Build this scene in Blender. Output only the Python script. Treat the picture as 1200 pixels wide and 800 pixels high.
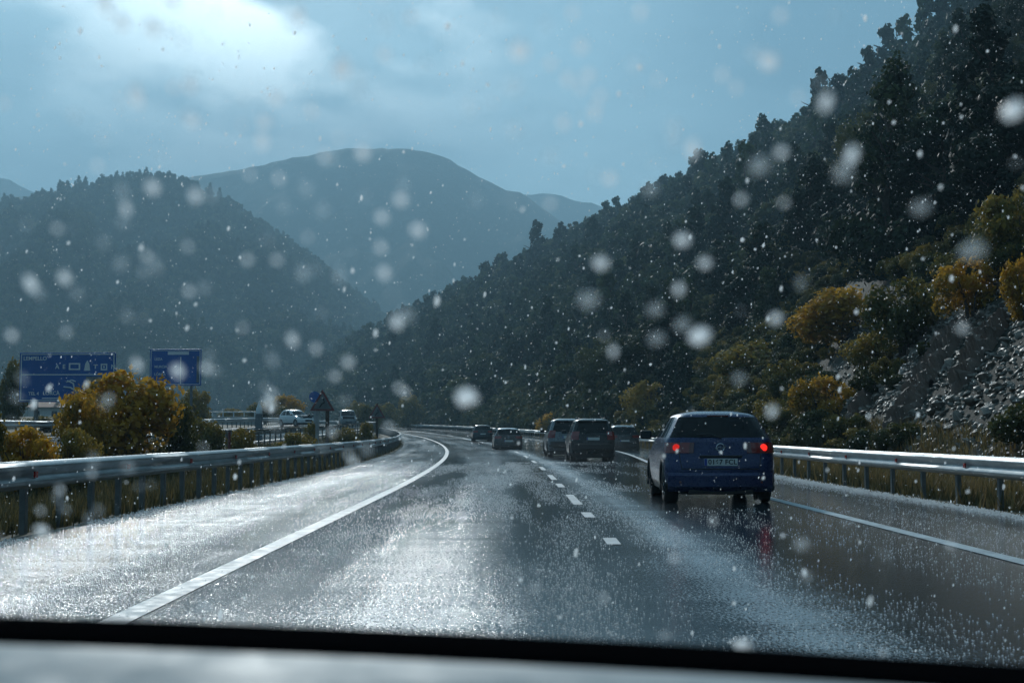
import bpy, bmesh, math, random
import numpy as np
from mathutils import Vector, Matrix, Euler
from mathutils import noise as mn

for o in list(bpy.data.objects):
    bpy.data.objects.remove(o)
sc = bpy.context.scene
COL = sc.collection
rnd = random.Random(7)
nrs = np.random.RandomState(11)
R = math.radians

# ------------------------------------------------------------------ camera
F = 1700.0          # focal length in pixels of a 1200 px wide frame
HOR = 508.0         # horizon row
CAMZ = 1.1
cam_d = bpy.data.cameras.new("camera")
cam = bpy.data.objects.new("camera", cam_d)
COL.objects.link(cam)
cam_d.sensor_width = 36.0
cam_d.lens = F * 36.0 / 1200.0
cam_d.clip_start = 0.05
cam_d.clip_end = 30000
cam.location = (0, 0, CAMZ)
cam.rotation_euler = (R(90) + math.atan((HOR - 400) / F), 0, 0)
cam_d.dof.use_dof = True
cam_d.dof.focus_distance = 34.0
cam_d.dof.aperture_fstop = 6.3
sc.camera = cam

# ------------------------------------------------------------------ light
SUN_AZ, SUN_EL = R(-10), R(24)      # left of the road, ahead
SUN = Vector((math.sin(SUN_AZ) * math.cos(SUN_EL), math.cos(SUN_AZ) * math.cos(SUN_EL), math.sin(SUN_EL)))
sun_d = bpy.data.lights.new("sun", 'SUN')
sun_d.energy = 1.4
sun_d.angle = R(5)
sun_d.color = (1.0, 0.995, 0.985)
sun = bpy.data.objects.new("sun", sun_d)
COL.objects.link(sun)
sun.rotation_euler = SUN.to_track_quat('Z', 'Y').to_euler()
sun.location = (0, 0, 60)

world = bpy.data.worlds.new("World")
sc.world = world
world.use_nodes = True
wt = world.node_tree
wt.nodes.clear()
def wn(t, **kw):
    n = wt.nodes.new(t)
    for k, v in kw.items():
        setattr(n, k, v)
    return n
def wl(a, b):
    wt.links.new(a, b)
SKYS = 0.1
w_out = wn('ShaderNodeOutputWorld')
w_bg = wn('ShaderNodeBackground')
w_bg.inputs['Strength'].default_value = SKYS
w_sky = wn('ShaderNodeTexSky', sky_type='NISHITA')
w_sky.sun_disc = False
w_sky.sun_elevation = SUN_EL
w_sky.sun_rotation = SUN_AZ
w_sky.altitude = 700
w_tc = wn('ShaderNodeTexCoord')
w_sep = wn('ShaderNodeSeparateXYZ')
wl(w_tc.outputs['Generated'], w_sep.inputs[0])
w_add = wn('ShaderNodeMath', operation='ADD'); w_add.inputs[1].default_value = 0.32
wl(w_sep.outputs['Z'], w_add.inputs[0])
w_max = wn('ShaderNodeMath', operation='MAXIMUM'); w_max.inputs[1].default_value = 0.22
wl(w_add.outputs[0], w_max.inputs[0])
w_div = wn('ShaderNodeVectorMath', operation='DIVIDE')
w_cmb = wn('ShaderNodeCombineXYZ')
for i in range(3):
    wl(w_max.outputs[0], w_cmb.inputs[i])
wl(w_tc.outputs['Generated'], w_div.inputs[0]); wl(w_cmb.outputs[0], w_div.inputs[1])
w_n1 = wn('ShaderNodeTexNoise'); w_n1.inputs['Scale'].default_value = 1.7; w_n1.inputs['Detail'].default_value = 6; w_n1.inputs['Roughness'].default_value = 0.52
w_map = wn('ShaderNodeMapping'); w_map.inputs['Location'].default_value = (9.172, 17.557, 0.637)
wl(w_div.outputs[0], w_map.inputs['Vector'])
wl(w_map.outputs[0], w_n1.inputs['Vector'])
w_r1 = wn('ShaderNodeValToRGB')
e = w_r1.color_ramp.elements
e[0].position = 0.34; e[0].color = (0.070, 0.152, 0.220, 1)
e[1].position = 0.66; e[1].color = (0.190, 0.325, 0.415, 1)
wl(w_n1.outputs['Fac'], w_r1.inputs[0])
# cloud is brighter round the sun that stands behind it
w_dot = wn('ShaderNodeVectorMath', operation='DOT_PRODUCT'); w_dot.inputs[1].default_value = SUN
wl(w_tc.outputs['Generated'], w_dot.inputs[0])
w_mx0 = wn('ShaderNodeMath', operation='MAXIMUM'); w_mx0.inputs[1].default_value = 0.0
wl(w_dot.outputs['Value'], w_mx0.inputs[0])
w_pow = wn('ShaderNodeMath', operation='POWER'); w_pow.inputs[1].default_value = 110
wl(w_mx0.outputs[0], w_pow.inputs[0])
w_n2 = wn('ShaderNodeTexNoise'); w_n2.inputs['Scale'].default_value = 4.2; w_n2.inputs['Detail'].default_value = 7; w_n2.inputs['Roughness'].default_value = 0.5
wl(w_map.outputs[0], w_n2.inputs['Vector'])
w_r2 = wn('ShaderNodeMapRange'); w_r2.inputs[1].default_value = 0.47; w_r2.inputs[2].default_value = 0.60; w_r2.inputs[3].default_value = 0.08; w_r2.clamp = True
wl(w_n2.outputs['Fac'], w_r2.inputs[0])
w_gl = wn('ShaderNodeMath', operation='MULTIPLY')
wl(w_pow.outputs[0], w_gl.inputs[0]); wl(w_r2.outputs[0], w_gl.inputs[1])
w_glc = wn('ShaderNodeVectorMath', operation='SCALE'); w_glc.inputs[0].default_value = (2.1, 2.1, 2.05)
wl(w_gl.outputs[0], w_glc.inputs['Scale'])
w_pw2 = wn('ShaderNodeMath', operation='POWER'); w_pw2.inputs[1].default_value = 7
wl(w_mx0.outputs[0], w_pw2.inputs[0])
w_wide = wn('ShaderNodeMath', operation='MULTIPLY_ADD'); w_wide.inputs[1].default_value = 0.75; w_wide.inputs[2].default_value = 0.62
wl(w_pw2.outputs[0], w_wide.inputs[0])
w_cl = wn('ShaderNodeVectorMath', operation='SCALE')
wl(w_r1.outputs[0], w_cl.inputs[0]); wl(w_wide.outputs[0], w_cl.inputs['Scale'])
w_sum = wn('ShaderNodeVectorMath', operation='ADD')
wl(w_cl.outputs[0], w_sum.inputs[0]); wl(w_glc.outputs[0], w_sum.inputs[1])
w_sc = wn('ShaderNodeVectorMath', operation='SCALE'); w_sc.inputs['Scale'].default_value = 1.0 / SKYS
wl(w_sum.outputs[0], w_sc.inputs[0])
w_mix = wn('ShaderNodeMix', data_type='RGBA'); w_mix.inputs[0].default_value = 0.96
wl(w_sky.outputs[0], w_mix.inputs[6]); wl(w_sc.outputs[0], w_mix.inputs[7])
wl(w_mix.outputs[2], w_bg.inputs['Color'])
wl(w_bg.outputs[0], w_out.inputs['Surface'])

sc.view_settings.view_transform = 'Standard'
sc.view_settings.look = 'None'
sc.view_settings.gamma = 1.0
sc.view_settings.use_curve_mapping = False
sc.view_settings.exposure = 1.2
sc.cycles.use_denoising = True
sc.cycles.max_bounces = 6
sc.cycles.diffuse_bounces = 2
sc.cycles.glossy_bounces = 3
sc.cycles.transmission_bounces = 4
sc.cycles.transparent_max_bounces = 12
sc.cycles.volume_bounces = 0
sc.cycles.sample_clamp_indirect = 4.0
sc.cycles.caustics_reflective = False
sc.cycles.caustics_refractive = False

# ------------------------------------------------------------------ materials
class NT:
    def __init__(s, name):
        s.m = bpy.data.materials.new(name); s.m.use_nodes = True
        s.t = s.m.node_tree; s.t.nodes.clear()
        s.out = s.n('ShaderNodeOutputMaterial')
    def n(s, t, ins=None, **kw):
        n = s.t.nodes.new(t)
        for k, v in kw.items(): setattr(n, k, v)
        for k, v in (ins or {}).items():
            if hasattr(v, 'is_linked'): s.t.links.new(v, n.inputs[k])
            else: n.inputs[k].default_value = v
        return n
    def ramp(s, src, stops):
        r = s.n('ShaderNodeValToRGB', {0: src}); el = r.color_ramp.elements
        while len(el) < len(stops): el.new(0.5)
        for e_, (p, c) in zip(el, stops):
            e_.position = p; e_.color = (*c, 1) if len(c) == 3 else c
        return r.outputs[0]
    def noise(s, vec, scale, detail=4, rough=0.55):
        d = {'Scale': scale, 'Detail': detail, 'Roughness': rough}
        if vec is not None: d['Vector'] = vec
        return s.n('ShaderNodeTexNoise', d).outputs['Fac']
    def math(s, op, a, b=0.0, c=0.0, clamp=False):
        return s.n('ShaderNodeMath', {0: a, 1: b, 2: c}, operation=op, use_clamp=clamp).outputs[0]
    def mixc(s, f, a, b, blend='MIX'):
        n = s.n('ShaderNodeMix', data_type='RGBA', blend_type=blend)
        for k, v in ((0, f), (6, a), (7, b)):
            if hasattr(v, 'is_linked'): s.t.links.new(v, n.inputs[k])
            else: n.inputs[k].default_value = (*v, 1) if isinstance(v, tuple) and len(v) == 3 else v
        return n.outputs[2]
    def end(s, sh, vol=None):
        if sh is not None: s.t.links.new(sh, s.out.inputs['Surface'])
        if vol is not None: s.t.links.new(vol, s.out.inputs['Volume'])
        return s.m
    def obj(s): return s.n('ShaderNodeTexCoord').outputs['Object']
    def pos(s): return s.n('ShaderNodeNewGeometry').outputs['Position']

def rgba(c): return (*c, 1.0)

def simple(name, col, rough=0.5, metal=0.0, var=0.25, scale=3.0, bump=0.0, bscale=40.0, coat=0.0, spec=0.5, emit=None):
    k = NT(name); v = k.obj()
    f = k.noise(v, scale, 5, 0.6)
    c = k.ramp(f, [(0.25, tuple(x * (1 - var) for x in col)), (0.75, tuple(min(1, x * (1 + var)) for x in col))])
    d = {'Base Color': c, 'Metallic': metal, 'Coat Weight': coat, 'Coat Roughness': 0.06, 'Specular IOR Level': spec}
    rr = k.n('ShaderNodeMapRange', {0: k.noise(v, scale * 3, 3), 1: 0.3, 2: 0.7, 3: max(0.02, rough * 0.8), 4: min(1, rough * 1.2)}).outputs[0]
    d['Roughness'] = rr
    if emit: d['Emission Color'] = rgba(emit[0]); d['Emission Strength'] = emit[1]
    if bump:
        d['Normal'] = k.n('ShaderNodeBump', {'Strength': bump, 'Distance': 0.02, 'Height': k.noise(v, bscale, 4)}).outputs[0]
    p = k.n('ShaderNodeBsdfPrincipled', d)
    return k.end(p.outputs[0])

def leaf_mat(name, stops, trans=0.35, var=0.6):
    """foliage colour from a per-leaf tint and a per-plant random"""
    k = NT(name)
    a = k.n('ShaderNodeAttribute', attribute_name='tint').outputs['Fac']
    orn = k.n('ShaderNodeObjectInfo').outputs['Random']
    f = k.math('ADD', a, k.math('MULTIPLY', k.math('SUBTRACT', orn, 0.5), var), clamp=True)
    c = k.ramp(f, stops)
    d = k.n('ShaderNodeBsdfPrincipled', {'Base Color': c, 'Roughness': 0.62, 'Specular IOR Level': 0.25})
    t = k.n('ShaderNodeBsdfTranslucent', {'Color': c})
    mx = k.n('ShaderNodeMixShader', {0: trans, 1: d.outputs[0], 2: t.outputs[0]})
    return k.end(mx.outputs[0])

M = {}
M['pine'] = leaf_mat('pine_needles', [(0.0, (0.006, 0.013, 0.009)), (0.45, (0.014, 0.026, 0.015)), (0.75, (0.035, 0.052, 0.024)), (1.0, (0.085, 0.105, 0.036))], 0.2)  # lightest stop carries the lit upper crowns
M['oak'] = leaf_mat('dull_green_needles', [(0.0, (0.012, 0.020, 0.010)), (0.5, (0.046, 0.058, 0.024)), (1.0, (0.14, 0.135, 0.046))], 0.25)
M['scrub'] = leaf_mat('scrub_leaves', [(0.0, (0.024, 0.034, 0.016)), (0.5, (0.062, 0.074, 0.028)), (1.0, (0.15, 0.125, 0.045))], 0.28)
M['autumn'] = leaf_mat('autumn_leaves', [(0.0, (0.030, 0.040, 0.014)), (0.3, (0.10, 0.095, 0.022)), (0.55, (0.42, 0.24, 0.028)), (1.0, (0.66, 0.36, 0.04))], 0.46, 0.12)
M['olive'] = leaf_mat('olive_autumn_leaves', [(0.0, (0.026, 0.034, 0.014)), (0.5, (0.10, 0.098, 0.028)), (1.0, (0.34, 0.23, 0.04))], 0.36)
M['dry'] = leaf_mat('dry_grass_blades', [(0.0, (0.05, 0.05, 0.022)), (0.5, (0.15, 0.12, 0.05)), (1.0, (0.30, 0.20, 0.08))], 0.3)
M['bark'] = simple('bark', (0.07, 0.052, 0.04), 0.9, var=0.4, scale=6, bump=0.5)
M['zinc'] = simple('wet_galvanised_steel', (0.34, 0.37, 0.385), 0.36, 0.7, 0.25, 2.0, bump=0.04, bscale=12)
M['post'] = simple('weathered_steel_post', (0.16, 0.17, 0.17), 0.5, 0.5, 0.35, 4.0)
M['reflector'] = simple('red_reflector', (0.45, 0.02, 0.015), 0.25, var=0.1)
M['paint'] = simple('worn_white_road_paint', (0.42, 0.46, 0.48), 0.6, var=0.35, scale=2.6, bump=0.15, bscale=30, spec=0.25)
M['rubber'] = simple('tyre_rubber', (0.018, 0.018, 0.019), 0.75, var=0.2)
M['rim'] = simple('alloy_rim', (0.35, 0.36, 0.37), 0.35, 0.8)
M['plastic'] = simple('black_plastic', (0.014, 0.015, 0.017), 0.5, var=0.15)
M['interior'] = simple('dark_interior', (0.012, 0.012, 0.013), 0.9)
M['plate'] = simple('number_plate_white', (0.62, 0.64, 0.62), 0.4, var=0.05)
M['ink'] = simple('black_ink', (0.015, 0.015, 0.018), 0.5)
M['euband'] = simple('plate_blue_band', (0.02, 0.05, 0.30), 0.4, var=0.05)
M['chrome'] = simple('badge_chrome', (0.55, 0.57, 0.6), 0.2, 1.0, 0.05)
M['lamp_red'] = simple('red_tail_lens', (0.20, 0.010, 0.010), 0.12, var=0.15, scale=14, coat=1.0)
M['lamp_dark'] = simple('dark_tail_lens', (0.10, 0.008, 0.008), 0.12, var=0.2, scale=14, coat=1.0)
M['lamp_lit'] = simple('lit_tail_lens', (0.5, 0.01, 0.008), 0.15, var=0.1, scale=14, emit=((1.0, 0.02, 0.012), 0.7))
M['lamp_dim'] = simple('dim_lit_tail_lens', (0.5, 0.01, 0.008), 0.15, var=0.1, scale=14, emit=((1.0, 0.03, 0.02), 0.25))
M['head'] = simple('headlamp_lens', (0.55, 0.58, 0.6), 0.1, var=0.1, coat=1.0)
M['signblue'] = simple('retroreflective_blue', (0.008, 0.10, 0.36), 0.4, var=0.12, scale=0.7)
M['signwhite'] = simple('retroreflective_white', (0.66, 0.69, 0.70), 0.45, var=0.08)
M['signgrey'] = simple('sign_back_grey', (0.15, 0.17, 0.18), 0.45, 0.5, 0.2)
M['signred'] = simple('sign_red', (0.17, 0.05, 0.05), 0.4)
M['wall_white'] = simple('whitewashed_wall', (0.62, 0.62, 0.60), 0.85, var=0.12, bump=0.2)
M['terracotta'] = simple('terracotta_tiles', (0.26, 0.12, 0.08), 0.8, var=0.3, scale=5)
M['window_dark'] = simple('dark_window_pane', (0.02, 0.025, 0.03), 0.08, var=0.1)
M['dash'] = simple('soft_grey_dashboard', (0.30, 0.34, 0.355), 0.7, var=0.05, scale=6, bump=0.15, bscale=350)
M['cowl'] = simple('black_cowl_felt', (0.003, 0.003, 0.0035), 1.0, var=0.1, spec=0.0)

def paint(name, col, metal=0.35):
    k = NT(name); v = k.obj()
    f = k.noise(v, 5, 4)
    dirt = k.noise(v, 22, 4, 0.7)
    c = k.ramp(f, [(0.3, tuple(x * 0.88 for x in col)), (0.7, tuple(x * 1.1 for x in col))])
    drops = k.n('ShaderNodeTexVoronoi', {'Vector': v, 'Scale': 70.0}).outputs['Distance']
    h = k.n('ShaderNodeMapRange', {0: drops, 1: 0.0, 2: 0.35, 3: 1.0, 4: 0.0}).outputs[0]
    b = k.n('ShaderNodeBump', {'Strength': 0.12, 'Distance': 0.004, 'Height': h}).outputs[0]
    rr = k.n('ShaderNodeMapRange', {0: dirt, 1: 0.35, 2: 0.7, 3: 0.22, 4: 0.42}).outputs[0]
    p = k.n('ShaderNodeBsdfPrincipled', {'Base Color': c, 'Metallic': metal, 'Roughness': rr, 'Coat Weight': 0.4, 'Coat Roughness': 0.08, 'Normal': b, 'Coat Normal': b})
    return k.end(p.outputs[0])
M['blue'] = paint('wet_blue_car_paint', (0.005, 0.019, 0.085), 0.3)
M['silver'] = paint('wet_silver_car_paint', (0.16, 0.18, 0.195), 0.6)
M['black'] = paint('wet_black_car_paint', (0.010, 0.012, 0.014), 0.3)
M['grey'] = paint('wet_dark_grey_car_paint', (0.022, 0.026, 0.030), 0.3)
M['white'] = paint('wet_white_car_paint', (0.60, 0.63, 0.64), 0.0)
M['vangrey'] = paint('wet_grey_van_paint', (0.10, 0.115, 0.12), 0.2)

def glass_mat(name, tint=0.3, gl=0.12):
    k = NT(name)
    t = k.n('ShaderNodeBsdfTransparent', {'Color': (tint * 0.85, tint, tint * 0.97, 1)})
    v = k.obj()
    b = k.n('ShaderNodeBump', {'Strength': 0.2, 'Distance': 0.004, 'Height': k.noise(v, 60, 3)}).outputs[0]
    g = k.n('ShaderNodeBsdfGlossy', {'Color': (0.9, 0.95, 1, 1), 'Roughness': 0.08, 'Normal': b})
    fr = k.n('ShaderNodeFresnel', {'IOR': 1.5})
    mx = k.n('ShaderNodeMixShader', {0: k.math('MULTIPLY', fr.outputs[0], 0.55), 1: t.outputs[0], 2: g.outputs[0]})
    return k.end(mx.outputs[0])
M['carglass'] = glass_mat('tinted_car_glass', 0.12)

k = NT('clear_windscreen_glass')
M['windscreen'] = k.end(k.n('ShaderNodeBsdfTransparent', {'Color': (0.965, 0.985, 0.98, 1)}).outputs[0])

def ice_mat(name, opacity, col=(0.90, 0.95, 0.98)):
    """open shells of slush: light from outside shines through"""
    k = NT(name)
    tl = k.n('ShaderNodeBsdfTranslucent', {'Color': rgba(col)})
    gl = k.n('ShaderNodeBsdfGlossy', {'Color': (1, 1, 1, 1), 'Roughness': 0.25})
    b = k.n('ShaderNodeMixShader', {0: 0.15, 1: tl.outputs[0], 2: gl.outputs[0]})
    tr = k.n('ShaderNodeBsdfTransparent', {'Color': (0.97, 0.985, 0.99, 1)})
    c = k.n('ShaderNodeMixShader', {0: opacity, 1: tr.outputs[0], 2: b.outputs[0]})
    return k.end(c.outputs[0])
def pellet_mat(name):
    k = NT(name)
    col = (0.93, 0.96, 0.98, 1)
    tl = k.n('ShaderNodeBsdfTranslucent', {'Color': col}); df = k.n('ShaderNodeBsdfDiffuse', {'Color': col})
    gl = k.n('ShaderNodeBsdfGlossy', {'Color': (1, 1, 1, 1), 'Roughness': 0.3})
    a = k.n('ShaderNodeMixShader', {0: 0.45, 1: tl.outputs[0], 2: df.outputs[0]})
    b = k.n('ShaderNodeMixShader', {0: 0.2, 1: a.outputs[0], 2: gl.outputs[0]})
    c = k.n('ShaderNodeMixShader', {0: 0.6, 1: k.n('ShaderNodeBsdfTransparent').outputs[0], 2: b.outputs[0]})
    return k.end(c.outputs[0])
M['slush'] = ice_mat('melting_slush', 0.86, (0.97, 0.985, 1.0))  # white stands in for the sky glint inside clear drops
M['slush_thin'] = ice_mat('thin_melt_water', 0.26)
M['flake'] = ice_mat('wet_snow_flake', 0.95)
M['sleet'] = pellet_mat('sleet_pellet')

# wet asphalt with melting hail: uv = (offset across the road in m, distance along it in m)
def asphalt(name, hail):
    k = NT(name)
    uv = k.n('ShaderNodeUVMap', uv_map='road').outputs[0]
    def mp(sx, sy, loc=(0, 0, 0)):
        return k.n('ShaderNodeMapping', {'Vector': uv, 'Scale': (sx, sy, 1), 'Location': loc}).outputs[0]
    fine = k.noise(mp(1, 1), 55, 6, 0.7)
    base = k.ramp(fine, [(0.3, (0.014, 0.019, 0.024)), (0.7, (0.036, 0.046, 0.056))])
    # long streaks along the wheel tracks, short ones across the lane
    trk = k.noise(mp(0.9, 0.022, (2, 3, 0)), 1.0, 4, 0.6)
    crs = k.noise(mp(0.35, 1.3, (7, 1, 0)), 1.0, 5, 0.65)
    spk = k.noise(mp(1, 0.45), 52, 3, 0.6)
    u = k.n('ShaderNodeSeparateXYZ', {0: uv}).outputs[0]
    bias = k.ramp(k.n('ShaderNodeMapRange', {0: u, 1: -6.0, 2: 10.0}).outputs[0],
                  [(0.0, (0.5,) * 3), (0.10, (0.72,) * 3), (0.215, (0.62,) * 3), (0.245, (0.42,) * 3), (0.29, (0.55,) * 3), (0.37, (0.60,) * 3), (0.43, (0.40,) * 3),
                   (0.475, (0.72,) * 3), (0.54, (0.30,) * 3), (0.62, (0.12,) * 3), (0.76, (0.18,) * 3), (0.785, (0.62,) * 3), (1.0, (0.45,) * 3)])
    cover = k.math('ADD', k.math('MULTIPLY', trk, 0.9), k.math('MULTIPLY', crs, 0.45))
    cover = k.math('ADD', cover, k.math('MULTIPLY', bias, 0.9))
    amt = k.n('ShaderNodeMapRange', {0: cover, 1: 0.75, 2: 1.45, 3: 0.0, 4: hail}).outputs[0]
    thr = k.math('SUBTRACT', 0.74, k.math('MULTIPLY', amt, 0.34))
    mask = k.n('ShaderNodeMapRange', {0: k.math('SUBTRACT', spk, thr), 1: 0.0, 2: 0.06}).outputs[0]
    mask = k.math('MULTIPLY', mask, k.math('ADD', k.math('MULTIPLY', amt, 0.5), 0.15), clamp=True)
    col = k.mixc(mask, base, (0.52, 0.62, 0.68))
    wet = k.noise(mp(0.5, 0.06, (5, 5, 0)), 1.0, 4, 0.6)
    worn = k.ramp(k.n('ShaderNodeMapRange', {0: u, 1: -6.0, 2: 10.0}).outputs[0],
                  [(0.0, (0.15,) * 3), (0.10, (0.24,) * 3), (0.17, (0.32,) * 3), (0.24, (0.26,) * 3), (0.29, (0.38,) * 3), (0.34, (0.44,) * 3), (0.39, (0.40,) * 3), (0.43, (0.40,) * 3),
                   (0.475, (0.56,) * 3), (0.53, (0.36,) * 3), (0.62, (0.20,) * 3), (0.78, (0.22,) * 3), (1.0, (0.3,) * 3)])
    r0 = k.n('ShaderNodeMapRange', {0: k.math('ADD', k.math('MULTIPLY', wet, 0.6), k.math('MULTIPLY', worn, 0.5)), 1: 0.34, 2: 0.70, 3: 0.05, 4: 0.19}).outputs[0]
    rough = k.math('ADD', r0, k.math('MULTIPLY', mask, 0.15), clamp=True)
    hgt = k.math('ADD', k.math('MULTIPLY', fine, 0.35), k.math('MULTIPLY', mask, 1.0))
    hgt = k.math('ADD', hgt, k.math('MULTIPLY', k.noise(mp(1, 1), 9, 4), 0.5))
    b = k.n('ShaderNodeBump', {'Strength': 0.28, 'Distance': 0.010, 'Height': hgt}).outputs[0]
    p = k.n('ShaderNodeBsdfPrincipled', {'Base Color': col, 'Roughness': rough, 'Specular IOR Level': 0.6, 'Normal': b})
    return k.end(p.outputs[0])
M['asphalt'] = asphalt('wet_asphalt_with_hail', 1.0)

k = NT('verge_earth'); v = k.pos()
c = k.ramp(k.noise(v, 0.9, 7, 0.65), [(0.25, (0.030, 0.030, 0.016)), (0.5, (0.070, 0.060, 0.030)), (0.75, (0.13, 0.095, 0.045))])
p = k.n('ShaderNodeBsdfPrincipled', {'Base Color': c, 'Roughness': 0.85, 'Normal': k.n('ShaderNodeBump', {'Strength': 0.7, 'Distance': 0.06, 'Height': k.noise(v, 9, 6, 0.7)}).outputs[0]})
M['earth'] = k.end(p.outputs[0])

k = NT('hillside_soil'); v = k.pos()
big = k.noise(v, 0.035, 5, 0.6); med = k.noise(v, 0.5, 7, 0.7)
soil = k.ramp(med, [(0.3, (0.010, 0.012, 0.007)), (0.55, (0.024, 0.022, 0.013)), (0.75, (0.045, 0.036, 0.024))])
rock = k.ramp(k.noise(v, 2.2, 6, 0.7), [(0.3, (0.03, 0.027, 0.025)), (0.7, (0.12, 0.105, 0.092))])
f = k.n('ShaderNodeMapRange', {0: k.math('ADD', big, k.math('MULTIPLY', med, 0.35)), 1: 0.80, 2: 0.90}).outputs[0]
c = k.mixc(f, soil, rock)
p = k.n('ShaderNodeBsdfPrincipled', {'Base Color': c, 'Roughness': 0.9, 'Normal': k.n('ShaderNodeBump', {'Strength': 0.9, 'Distance': 0.25, 'Height': med}).outputs[0]})
M['hill'] = k.end(p.outputs[0])

def mountain_mat(name, scale):
    k = NT(name); v = k.pos()
    a = k.noise(v, 0.012 * scale, 6, 0.62); b = k.noise(v, 0.11 * scale, 6, 0.7)
    c = k.ramp(k.math('ADD', k.math('MULTIPLY', a, 0.6), k.math('MULTIPLY', b, 0.45)),
               [(0.36, (0.010, 0.018, 0.013)), (0.52, (0.026, 0.036, 0.022)), (0.66, (0.075, 0.068, 0.05))])
    p = k.n('ShaderNodeBsdfPrincipled', {'Base Color': c, 'Roughness': 0.95, 'Specular IOR Level': 0.1,
            'Normal': k.n('ShaderNodeBump', {'Strength': 1.0, 'Distance': 6.0 / scale, 'Height': b}).outputs[0]})
    return k.end(p.outputs[0])
M['mount'] = mountain_mat('forested_mountain', 1.0)
M['mount_far'] = mountain_mat('distant_mountain', 0.5)

M['rock'] = simple('grey_scree_rock', (0.165, 0.138, 0.112), 0.5, var=0.6, scale=2.2, bump=0.6, bscale=14)
M['slab'] = simple('pinkish_rock_slab', (0.17, 0.125, 0.10), 0.75, var=0.5, scale=1.3, bump=0.8, bscale=7)
M['concrete'] = simple('pale_concrete', (0.36, 0.37, 0.37), 0.7, var=0.2)

# ------------------------------------------------------------------ helpers
def new_mesh(name, V, Fc, mats, smooth=False, attr=None, mat_idx=None):
    me = bpy.data.meshes.new(name)
    me.from_pydata([tuple(v) for v in V], [], [tuple(f) for f in Fc])
    for m_ in (mats if isinstance(mats, (list, tuple)) else [mats]): me.materials.append(m_)
    if smooth: me.polygons.foreach_set('use_smooth', [True] * len(me.polygons))
    if mat_idx is not None: me.polygons.foreach_set('material_index', mat_idx)
    if attr is not None:
        a = me.attributes.new('tint', 'FLOAT', 'FACE'); a.data.foreach_set('value', list(attr))
    me.update()
    return me
def np_mesh(name, V, T, mats, smooth=False, attr=None):
    """fast mesh of equal faces, V n x 3, T m x k"""
    me = bpy.data.meshes.new(name)
    n, kk = T.shape
    me.vertices.add(len(V)); me.vertices.foreach_set('co', np.asarray(V, np.float32).ravel())
    me.loops.add(n * kk); me.loops.foreach_set('vertex_index', T.astype(np.int32).ravel())
    me.polygons.add(n); me.polygons.foreach_set('loop_start', np.arange(0, n * kk, kk, dtype=np.int32))
    try: me.polygons.foreach_set('loop_total', np.full(n, kk, np.int32))
    except Exception: pass
    for m_ in (mats if isinstance(mats, (list, tuple)) else [mats]): me.materials.append(m_)
    if smooth: me.polygons.foreach_set('use_smooth', np.ones(n, bool))
    if attr is not None:
        a = me.attributes.new('tint', 'FLOAT', 'FACE'); a.data.foreach_set('value', np.asarray(attr, np.float32))
    me.update(); me.validate()
    return me
def obj(name, me, parent=None, loc=None, rot=None, scale=None):
    o = bpy.data.objects.new(name, me); COL.objects.link(o)
    if parent is not None: o.parent = parent
    if loc is not None: o.location = loc
    if rot is not None: o.rotation_euler = rot
    if scale is not None: o.scale = scale
    return o
def tag(o, label=None, cat=None, group=None, kind=None):
    if label: o['label'] = label
    if cat: o['category'] = cat
    if group: o['group'] = group
    if kind: o['kind'] = kind
    return o
def thing(name, label, cat, loc=(0, 0, 0), rz=0.0, group=None):
    return tag(obj(name, None, None, loc, (0, 0, rz)), label, cat, group)

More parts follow.
